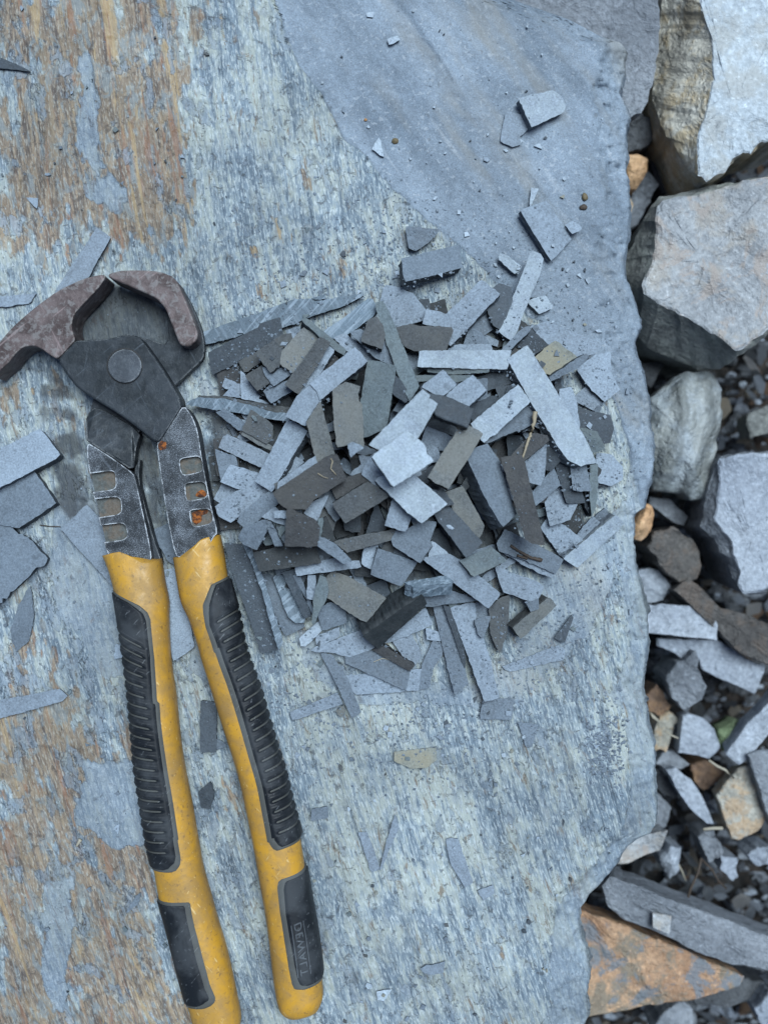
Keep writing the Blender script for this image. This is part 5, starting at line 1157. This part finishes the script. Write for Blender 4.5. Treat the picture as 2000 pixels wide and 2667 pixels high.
# pale rock with a bark-like brown flank
o = bigrock('slate_rock', 'large white grey rock with a brown bark-like flank at the top right', 'rock', 'U',
    [(1245, -240), (1240, 0), (1300, 200), (1315, 500), (1265, 700), (1232, 850), (1222, 1080), (1270, 1118), (1380, 1072), (1440, 985), (1500, 935), (1550, 945), (1600, 885), (1659, 865), (1900, 800), (1900, -240)], -.022, .055, 'white', tilt=(-.05, .02), rough=.002,
    outer=[(1010, -240), (1008, 0), (985, 200), (955, 480), (945, 620), (1000, 770), (1150, 1030), (1270, 1128), (1384, 1080), (1446, 992), (1504, 942), (1554, 952), (1606, 892), (1662, 872), (1905, 805), (1905, -240)], zo=-.047, side_mat='bark', N=128)
bigrock('slate_rock', 'large grey block with rusty rings on top and rough flanks, right of the heap', 'rock', 'V',
    [(700, 450), (770, 400), (1090, 350), (1200, 300), (1400, 260), (1659, 200), (1900, 160), (1900, 1350), (1659, 1530), (1430, 1690), (1380, 1700), (1200, 1560), (980, 1430), (750, 1300), (590, 1200), (575, 1120), (640, 980), (690, 850), (690, 650)], -.026, .065, 'bigg', tilt=(.02, -.03), rough=.0025,
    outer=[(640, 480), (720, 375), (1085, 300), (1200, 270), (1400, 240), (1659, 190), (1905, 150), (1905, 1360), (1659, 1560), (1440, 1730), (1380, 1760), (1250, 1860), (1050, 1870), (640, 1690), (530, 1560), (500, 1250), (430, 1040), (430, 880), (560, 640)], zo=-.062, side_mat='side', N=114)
bigrock('slate_rock', 'rounded greenish grey boulder with streaks, beside the bulge of the slab', 'rock', 'W', [(640, 470), (850, 270), (950, 225), (1130, 212), (1200, 280), (1250, 370), (1258, 600), (1200, 960), (1150, 1200), (1110, 1330), (1000, 1340), (920, 1290), (660, 1250), (600, 900)], -.058, .05, 'round', dome=.014, rough=.002, smooth=True)
bigrock('slate_rock', 'pale blue grey rock with layered edges at the right picture edge', 'rock', 'W',
    [(1255, 975), (1450, 930), (1659, 925), (1900, 900), (1900, 1900), (1780, 2040), (1700, 2080), (1600, 2120), (1520, 2150), (1440, 2130), (1390, 2060), (1400, 1960), (1340, 1720), (1200, 1520), (1230, 1200)], -.042, .045, 'blue', tilt=(-.02, .03), rough=.002,
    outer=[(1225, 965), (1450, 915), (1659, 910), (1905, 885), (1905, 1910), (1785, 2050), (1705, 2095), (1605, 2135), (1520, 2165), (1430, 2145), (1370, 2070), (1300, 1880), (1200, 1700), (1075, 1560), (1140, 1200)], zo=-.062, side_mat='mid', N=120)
bigrock('slate_rock', 'bluish grey shard leaning beneath the white rock, upper right', 'rock', 'U', [(935, 950), (1000, 820), (1100, 950), (1170, 1110), (1150, 1165), (1000, 1200), (950, 1080)], -.075, .03, 'dark', tilt=(.1, .2))
bigrock('pebble', 'orange and cream pebble against the slab rim, the upper one', 'pebble', 'U', [(760, 960), (850, 945), (920, 980), (912, 1060), (850, 1165), (760, 1170)], -.060, .02, 'orange', dome=.006, smooth=True, jag=1.5, N=48)
bigrock('slate_rock', 'bluish stone under the upper orange pebble', 'rock', 'U', [(840, 1130), (920, 1050), (980, 1130), (950, 1200), (860, 1380), (790, 1430), (780, 1300)], -.072, .03, 'mid', tilt=(.1, 0))
bigrock('pebble', 'tan stone squeezed between slab rim and bluish stone', 'pebble', 'V', [(400, 320), (460, 340), (500, 430), (480, 520), (420, 620), (380, 560)], -.066, .03, 'tan', N=40, jag=1.5)
bigrock('pebble', 'smooth orange pebble against the slab rim, the lower one', 'pebble', 'W', [(470, 1560), (610, 1360), (660, 1380), (682, 1450), (660, 1600), (560, 1700), (480, 1660)], -.050, .02, 'orange', dome=.006, smooth=True, jag=1.5, N=48)
bigrock('slate_rock', 'small straight edged bar below the rounded boulder', 'rock', 'W', [(630, 1305), (820, 1330), (972, 1480), (940, 1562), (850, 1530), (620, 1370)], -.078, .012, 'mid', N=60, jag=1.5)
bigrock('slate_rock', 'dark brown angular block below the small straight bar', 'rock', 'W', [(615, 1745), (680, 1600), (830, 1560), (1045, 1700), (1100, 1900), (1060, 2010), (900, 2060), (800, 1990)], -.062, .035, 'darkb', tilt=(-.1, .1))
bigrock('slate_rock', 'pale squarish stone at the rim, left of the dark brown block', 'rock', 'X', [(500, 310), (540, 290), (640, 260), (762, 320), (822, 440), (750, 550), (600, 570), (500, 520)], -.075, .02, 'blue')
bigrock('slate_rock', 'long dark curved slab running to the right edge under the pale blue rock', 'rock', 'X', [(850, 440), (1000, 360), (1200, 580), (1400, 650), (1659, 740), (1900, 820), (1900, 1200), (1659, 1110), (1420, 1000), (1200, 800), (1060, 660)], -.058, .03, 'darkb', tilt=(0, .15))
bigrock('slate_offcut', 'pale blue grey strip, upper of two below the slab rim at the right', 'slate offcut', 'X', [(480, 585), (600, 570), (680, 590), (740, 570), (1000, 590), (1110, 660), (1222, 720), (1212, 888), (1100, 875), (600, 825), (480, 815)], -.060, .008, 'blue', jag=1.2)
bigrock('slate_offcut', 'pale blue grey strip, lower of two, with a notched left end', 'slate offcut', 'X', [(700, 870), (1230, 885), (1350, 960), (1500, 1060), (1630, 1115), (1552, 1360), (1300, 1250), (1090, 1150), (1050, 1010), (900, 1050), (850, 1000), (700, 940)], -.070, .009, 'blue', jag=1.2)
bigrock('slate_rock', 'dark grey angular stone standing on the lower pale strip', 'rock', 'X', [(770, 1230), (870, 1080), (1020, 980), (1050, 1100), (1122, 1290), (1080, 1400), (930, 1490), (820, 1400)], -.066, .03, 'mid', tilt=(.3, .2))
bigrock('slate_rock', 'rust brown triangular stone next to the slab rim', 'rock', 'X', [(600, 1350), (690, 1270), (830, 1450), (745, 1545), (620, 1500)], -.080, .02, 'brown')
bigrock('slate_rock', 'tan and green mottled stone below the rust brown triangle', 'rock', 'X', [(720, 1545), (800, 1490), (892, 1570), (840, 1700), (780, 1850), (640, 1850)], -.078, .02, 'tan')
bigrock('slate_rock', 'pale blue squarish stone in the middle of the rubble', 'rock', 'Y', [(1040, 40), (1080, 22), (1200, 60), (1270, 130), (1322, 270), (1240, 360), (1140, 330), (1012, 312)], -.070, .014, 'blue', jag=1.5)
bigrock('slate_offcut', 'pale bar slanting to the right edge above the tan rusty plate', 'slate offcut', 'Y', [(1900, -330), (1659, -80), (1480, 120), (1350, 320), (1450, 400), (1500, 350), (1659, 170), (1900, -120)], -.062, .012, 'blue', jag=1.2)
bigrock('pebble', 'green mossy pebble between two pale stones in the rubble', 'pebble', 'Y', [(1290, 140), (1420, 62), (1485, 90), (1450, 180), (1340, 300), (1280, 230)], -.080, .015, 'green', dome=.004, smooth=True, N=40)
bigrock('slate_rock', 'dark brown crusty stone beneath the pale squarish stone', 'rock', 'Y', [(1110, 400), (1230, 365), (1385, 470), (1350, 530), (1200, 590), (1110, 500)], -.082, .02, 'brown', rough=.005)
bigrock('slate_rock', 'large tan plate with orange flecks near the right edge', 'rock', 'Y', [(1295, 625), (1450, 430), (1530, 385), (1659, 780), (1600, 870), (1460, 945), (1400, 935)], -.064, .012, 'tan', tilt=(0, 0), jag=1.5)
bigrock('slate_rock', 'dark grey plate at the right edge, overlapping the tan plate', 'rock', 'Y', [(1510, 320), (1600, 290), (1900, 270), (1900, 950), (1700, 880), (1600, 600)], -.056, .010, 'mid', jag=1.2)
bigrock('slate_offcut', 'slim pointed bluish shard slanting through the rubble', 'slate offcut', 'Y', [(930, 440), (990, 415), (1110, 500), (1200, 650), (1272, 825), (1225, 825), (1100, 720), (1020, 600)], -.068, .012, 'blue', jag=1.2)
bigrock('slate_rock', 'mauve grey stone poking out from under the lower right rim', 'rock', 'Y', [(800, 600), (880, 600), (962, 700), (930, 850), (800, 870)], -.082, .02, 'mid', N=50)
bigrock('slate_rock', 'pinkish grey plate with rusty marks under the lower rim of the slab', 'rock', 'Y', [(560, 1010), (750, 900), (935, 866), (890, 1020), (740, 1070), (680, 1110), (560, 1120)], -.055, .014, 'bigg', jag=1.5)
bigrock('slate_rock', 'grey triangle above the slim pointed shard', 'rock', 'Y', [(830, 380), (900, 290), (990, 285), (1085, 400), (1020, 430), (920, 425)], -.080, .02, 'mid', N=50)
bigrock('slate_rock', 'black shard in the shadow left of the slim pointed shard', 'rock', 'Y', [(840, 430), (920, 450), (1020, 590), (1010, 640), (900, 600), (830, 560)], -.085, .02, 'dark', N=50)
bigrock('slate_rock', 'white veined grey pebble in the lower rubble', 'pebble', 'Y', [(880, 1040), (960, 965), (1030, 980), (1012, 1130), (955, 1225), (880, 1110)], -.076, .02, 'blue', dome=.004, N=48, rough=.004)
bigrock('slate_rock', 'lumpy bluish stone below the slim pointed shard', 'rock', 'Y', [(1130, 890), (1280, 865), (1330, 1000), (1310, 1085), (1230, 1092), (1180, 960)], -.078, .02, 'mid', rough=.005)
bigrock('slate_rock', 'pale cube shaped stone right of the lumpy bluish one', 'rock', 'Y', [(1320, 1050), (1440, 1060), (1442, 1200), (1400, 1240), (1318, 1150)], -.076, .02, 'blue', N=50)
bigrock('slate_rock', 'knobbly grey stone at the right edge of the lower rubble', 'rock', 'Y', [(1505, 1040), (1600, 1000), (1720, 1010), (1720, 1130), (1590, 1145)], -.072, .02, 'blue', N=50, rough=.005)
bigrock('slate_rock', 'long thick slate beam slanting to the lower right corner', 'rock', 'Z', [(640, 340), (680, 275), (900, 350), (1200, 470), (1659, 650), (2000, 780), (2000, 1000), (1659, 865), (1400, 820), (1180, 735), (1020, 640), (760, 540), (670, 460)], -.048, .025, 'mid', tilt=(0, .12), jag=2)
bigrock('slate_rock', 'orange and grey mottled wedge under the slate beam, bottom right', 'rock', 'Z', [(430, 440), (510, 488), (740, 560), (1100, 715), (1525, 905), (1490, 955), (1300, 1012), (1000, 1072), (820, 1105), (520, 1152), (430, 1100)], -.052, .022, 'rusty', jag=2)
tag(rock('slate_chip', 'x', 'slate chip', 'Z', [(945, 505), (1065, 520), (1050, 632), (945, 590)], -.041, .002, 'bigg', N=40, jag=1, rough=.0004), 'square pale chip lying on the long slate beam', 'slate chip')
bigrock('slate_rock', 'grey block in the bottom right, half under the orange wedge', 'rock', 'Z', [(940, 1200), (1040, 1090), (1130, 1050), (1205, 1100), (1200, 1260), (960, 1280)], -.075, .02, 'mid', N=60)
bigrock('slate_rock', 'pale stone at the right edge near the bottom corner', 'rock', 'Z', [(1575, 1100), (1659, 990), (1800, 960), (1800, 1260), (1620, 1200)], -.070, .02, 'blue', N=60)
bigrock('slate_rock', 'dark slab lying behind the tip of the orange wedge', 'rock', 'Z', [(1180, 930), (1520, 900), (1700, 940), (1640, 1020), (1400, 1090), (1200, 1060)], -.082, .02, 'dark', N=60)
bigrock('slate_rock', 'grey shard in the dark gap above the rounded boulder', 'rock', 'W', [(540, 150), (700, 130), (760, 160), (680, 300), (640, 380), (560, 260)], -.085, .02, 'dark', N=50)
bigrock('slate_rock', 'striped flat stone between rounded boulder and right edge', 'rock', 'W', [(1480, 600), (1659, 520), (1900, 500), (1900, 800), (1659, 760), (1500, 800)], -.078, .02, 'side', N=60)

# countable small stones between the big ones
r4 = random.Random(11)
lab = {'mid': 'grey', 'dark': 'dark', 'blue': 'pale bluish', 'tan': 'tan', 'brown': 'brown', 'bigg': 'light grey'}
protos = []
for i in range(14):
    bm = bmesh.new()
    for _ in range(r4.choice([9, 11, 14])):
        v = Vector((r4.gauss(0, 1), r4.gauss(0, 1), r4.gauss(0, 1))).normalized(); bm.verts.new((v.x, v.y * r4.uniform(.6, .9), v.z * .5))
    bmesh.ops.convex_hull(bm, input=bm.verts); geo = [v for v in bm.verts if not v.link_faces]; bmesh.ops.delete(bm, geom=geo, context='VERTS')
    if i % 2:
        fl = r4.uniform(.3, .55); st = r4.uniform(1, 1.5)
        for v in bm.verts: v.co.x *= st; v.co.z = max(-.5, min(.5, v.co.z * 2.2)) * fl
    bmesh.ops.bevel(bm, geom=bm.edges[:], offset=.05, segments=1, affect='EDGES', profile=.5)
    m = bpy.data.meshes.new('stone'); bm.to_mesh(m); bm.free(); protos.append(m)
proto_mats = {}
cnt = 0; tries = 0
while cnt < 285 and tries < 9000:
    tries += 1
    y = r4.choice([r4.uniform(380, 520), r4.uniform(880, 1300), r4.uniform(1300, 1700), r4.uniform(1700, 2667), r4.uniform(2000, 2667)]); x = r4.uniform(1500, 2040)
    s = r4.choice([9, 12, 16, 20, 26, 32]) * r4.uniform(.8, 1.2)
    if x < edge_x(np.array([y]))[0] + 2: continue
    if any(in_poly(np.array([x]), np.array([y]), b)[0] for b in BIG): continue
    mk = r4.choice(['mid', 'mid', 'mid', 'blue', 'blue', 'dark', 'dark', 'tan', 'brown', 'bigg']); k = (r4.randrange(14), mk)
    if k not in proto_mats:
        m = protos[k[0]].copy(); m.materials.append(RM[mk]); proto_mats[k] = m
    z = r4.choice([-.122, -.117, -.110, -.102]); o = bpy.data.objects.new('small_stone', proto_mats[k]); COL.objects.link(o)
    o.location = P(x, y, z); q = s * S * (H - z) / H; o.scale = (q, q * r4.uniform(.6, 1), q * r4.uniform(.5, .9)); o.rotation_euler = (r4.uniform(-.6, .6), r4.uniform(-.6, .6), r4.uniform(0, 6.28))
    q = min(BIGN, key=lambda b: (b[0] - x) ** 2 + (b[1] - y) ** 2); dx, dy = x - q[0], y - q[1]; w_ = ('left of ' if dx < 0 else 'right of ') if abs(dx) > abs(dy) else ('above ' if dy < 0 else 'below ')
    tag(o, '%s %s stone in the gravel %sthe %s' % ('tiny' if s < 12 else 'small', lab[mk], w_, q[2]), 'stone', 'small %s stones in the rubble' % lab[mk]); cnt += 1
# gravel nobody could count
vs = []; fs = []
for i in range(9000):
    x = r4.uniform(.03, .30); y = r4.uniform(-.32, .32); zb = -.132 + r4.uniform(0, .010); s = r4.choice([.0012, .002, .003, .0045]) * r4.uniform(.7, 1.2); b = len(vs); a = r4.uniform(0, 6.28)
    el_ = r4.uniform(.35, 1); s *= r4.uniform(.7, 1.6)
    for j in range(5): q = a + j * 1.257 + r4.uniform(-.3, .3); vs.append((x + s * math.cos(q) * r4.uniform(.6, 1.2), y + s * math.sin(q) * r4.uniform(.5, 1) * el_, zb + r4.uniform(-.3, .6) * s))
    vs.append((x + s * .15, y, zb + s * r4.uniform(.5, .9))); fs += [[b + j, b + (j + 1) % 5, b + 5] for j in range(5)]
tag(link('gravel', mesh_from(vs, fs, 'gravel'), [RM['dark'], RM['mid'], RM['blue']]), kind='stuff')
gm = bpy.data.objects['gravel'].data; gm.polygons.foreach_set('material_index', [[0, 0, 0, 1, 0, 1, 2][(i // 5) % 7] for i in range(len(gm.polygons))])
def tw(name, tile, pts, z, r, mat, label, group=None):
    q = T(tile, pts); tag(tube(name, [P(x, y, z) for x, y in q], r * .4, r * .35, mat, jit=.25), label, 'twig', group)
tw('twig', 'Y', [(1230, 360), (1290, 400), (1350, 430), (1410, 490)], -.060, .0016, M['straw'], 'pale straw across the dark brown crusty stone')
tw('twig', 'Y', [(780, 0), (830, 40), (875, 80)], -.070, .0013, M['straw'], 'short pale straw beside the tan and green mottled stone')
tw('twig', 'Y', [(920, 150), (960, 180), (1010, 200)], -.064, .0012, M['straw'], 'short straw end left of the pale squarish stone')
tw('twig', 'Y', [(1190, 855), (1260, 850), (1330, 850)], -.062, .002, M['straw'], 'thick pale straw below the slim pointed shard')
tw('twig', 'Z', [(1245, 160), (1225, 250), (1180, 350), (1150, 450)], -.066, .0016, M['twig'], 'dark stick reaching down to the slate beam')
tw('twig', 'Z', [(1250, 170), (1310, 230), (1350, 300), (1400, 350)], -.070, .0013, M['twig'], 'thin dark twig right of the dark stick')
tw('twig', 'Z', [(1100, 190), (1130, 250), (1150, 300)], -.075, .001, M['straw'], 'fine pale straw left of the dark stick')
tw('twig', 'W', [(1040, 1590), (1070, 1680), (1100, 1760), (1180, 1860)], -.09, .0014, M['straw'], 'weathered straw in the dark crack beside the pale blue rock')
tw('twig', 'X', [(620, 1500), (660, 1550), (715, 1590)], -.066, .0013, M['straw'], 'pale straw lying under the rust brown triangle')
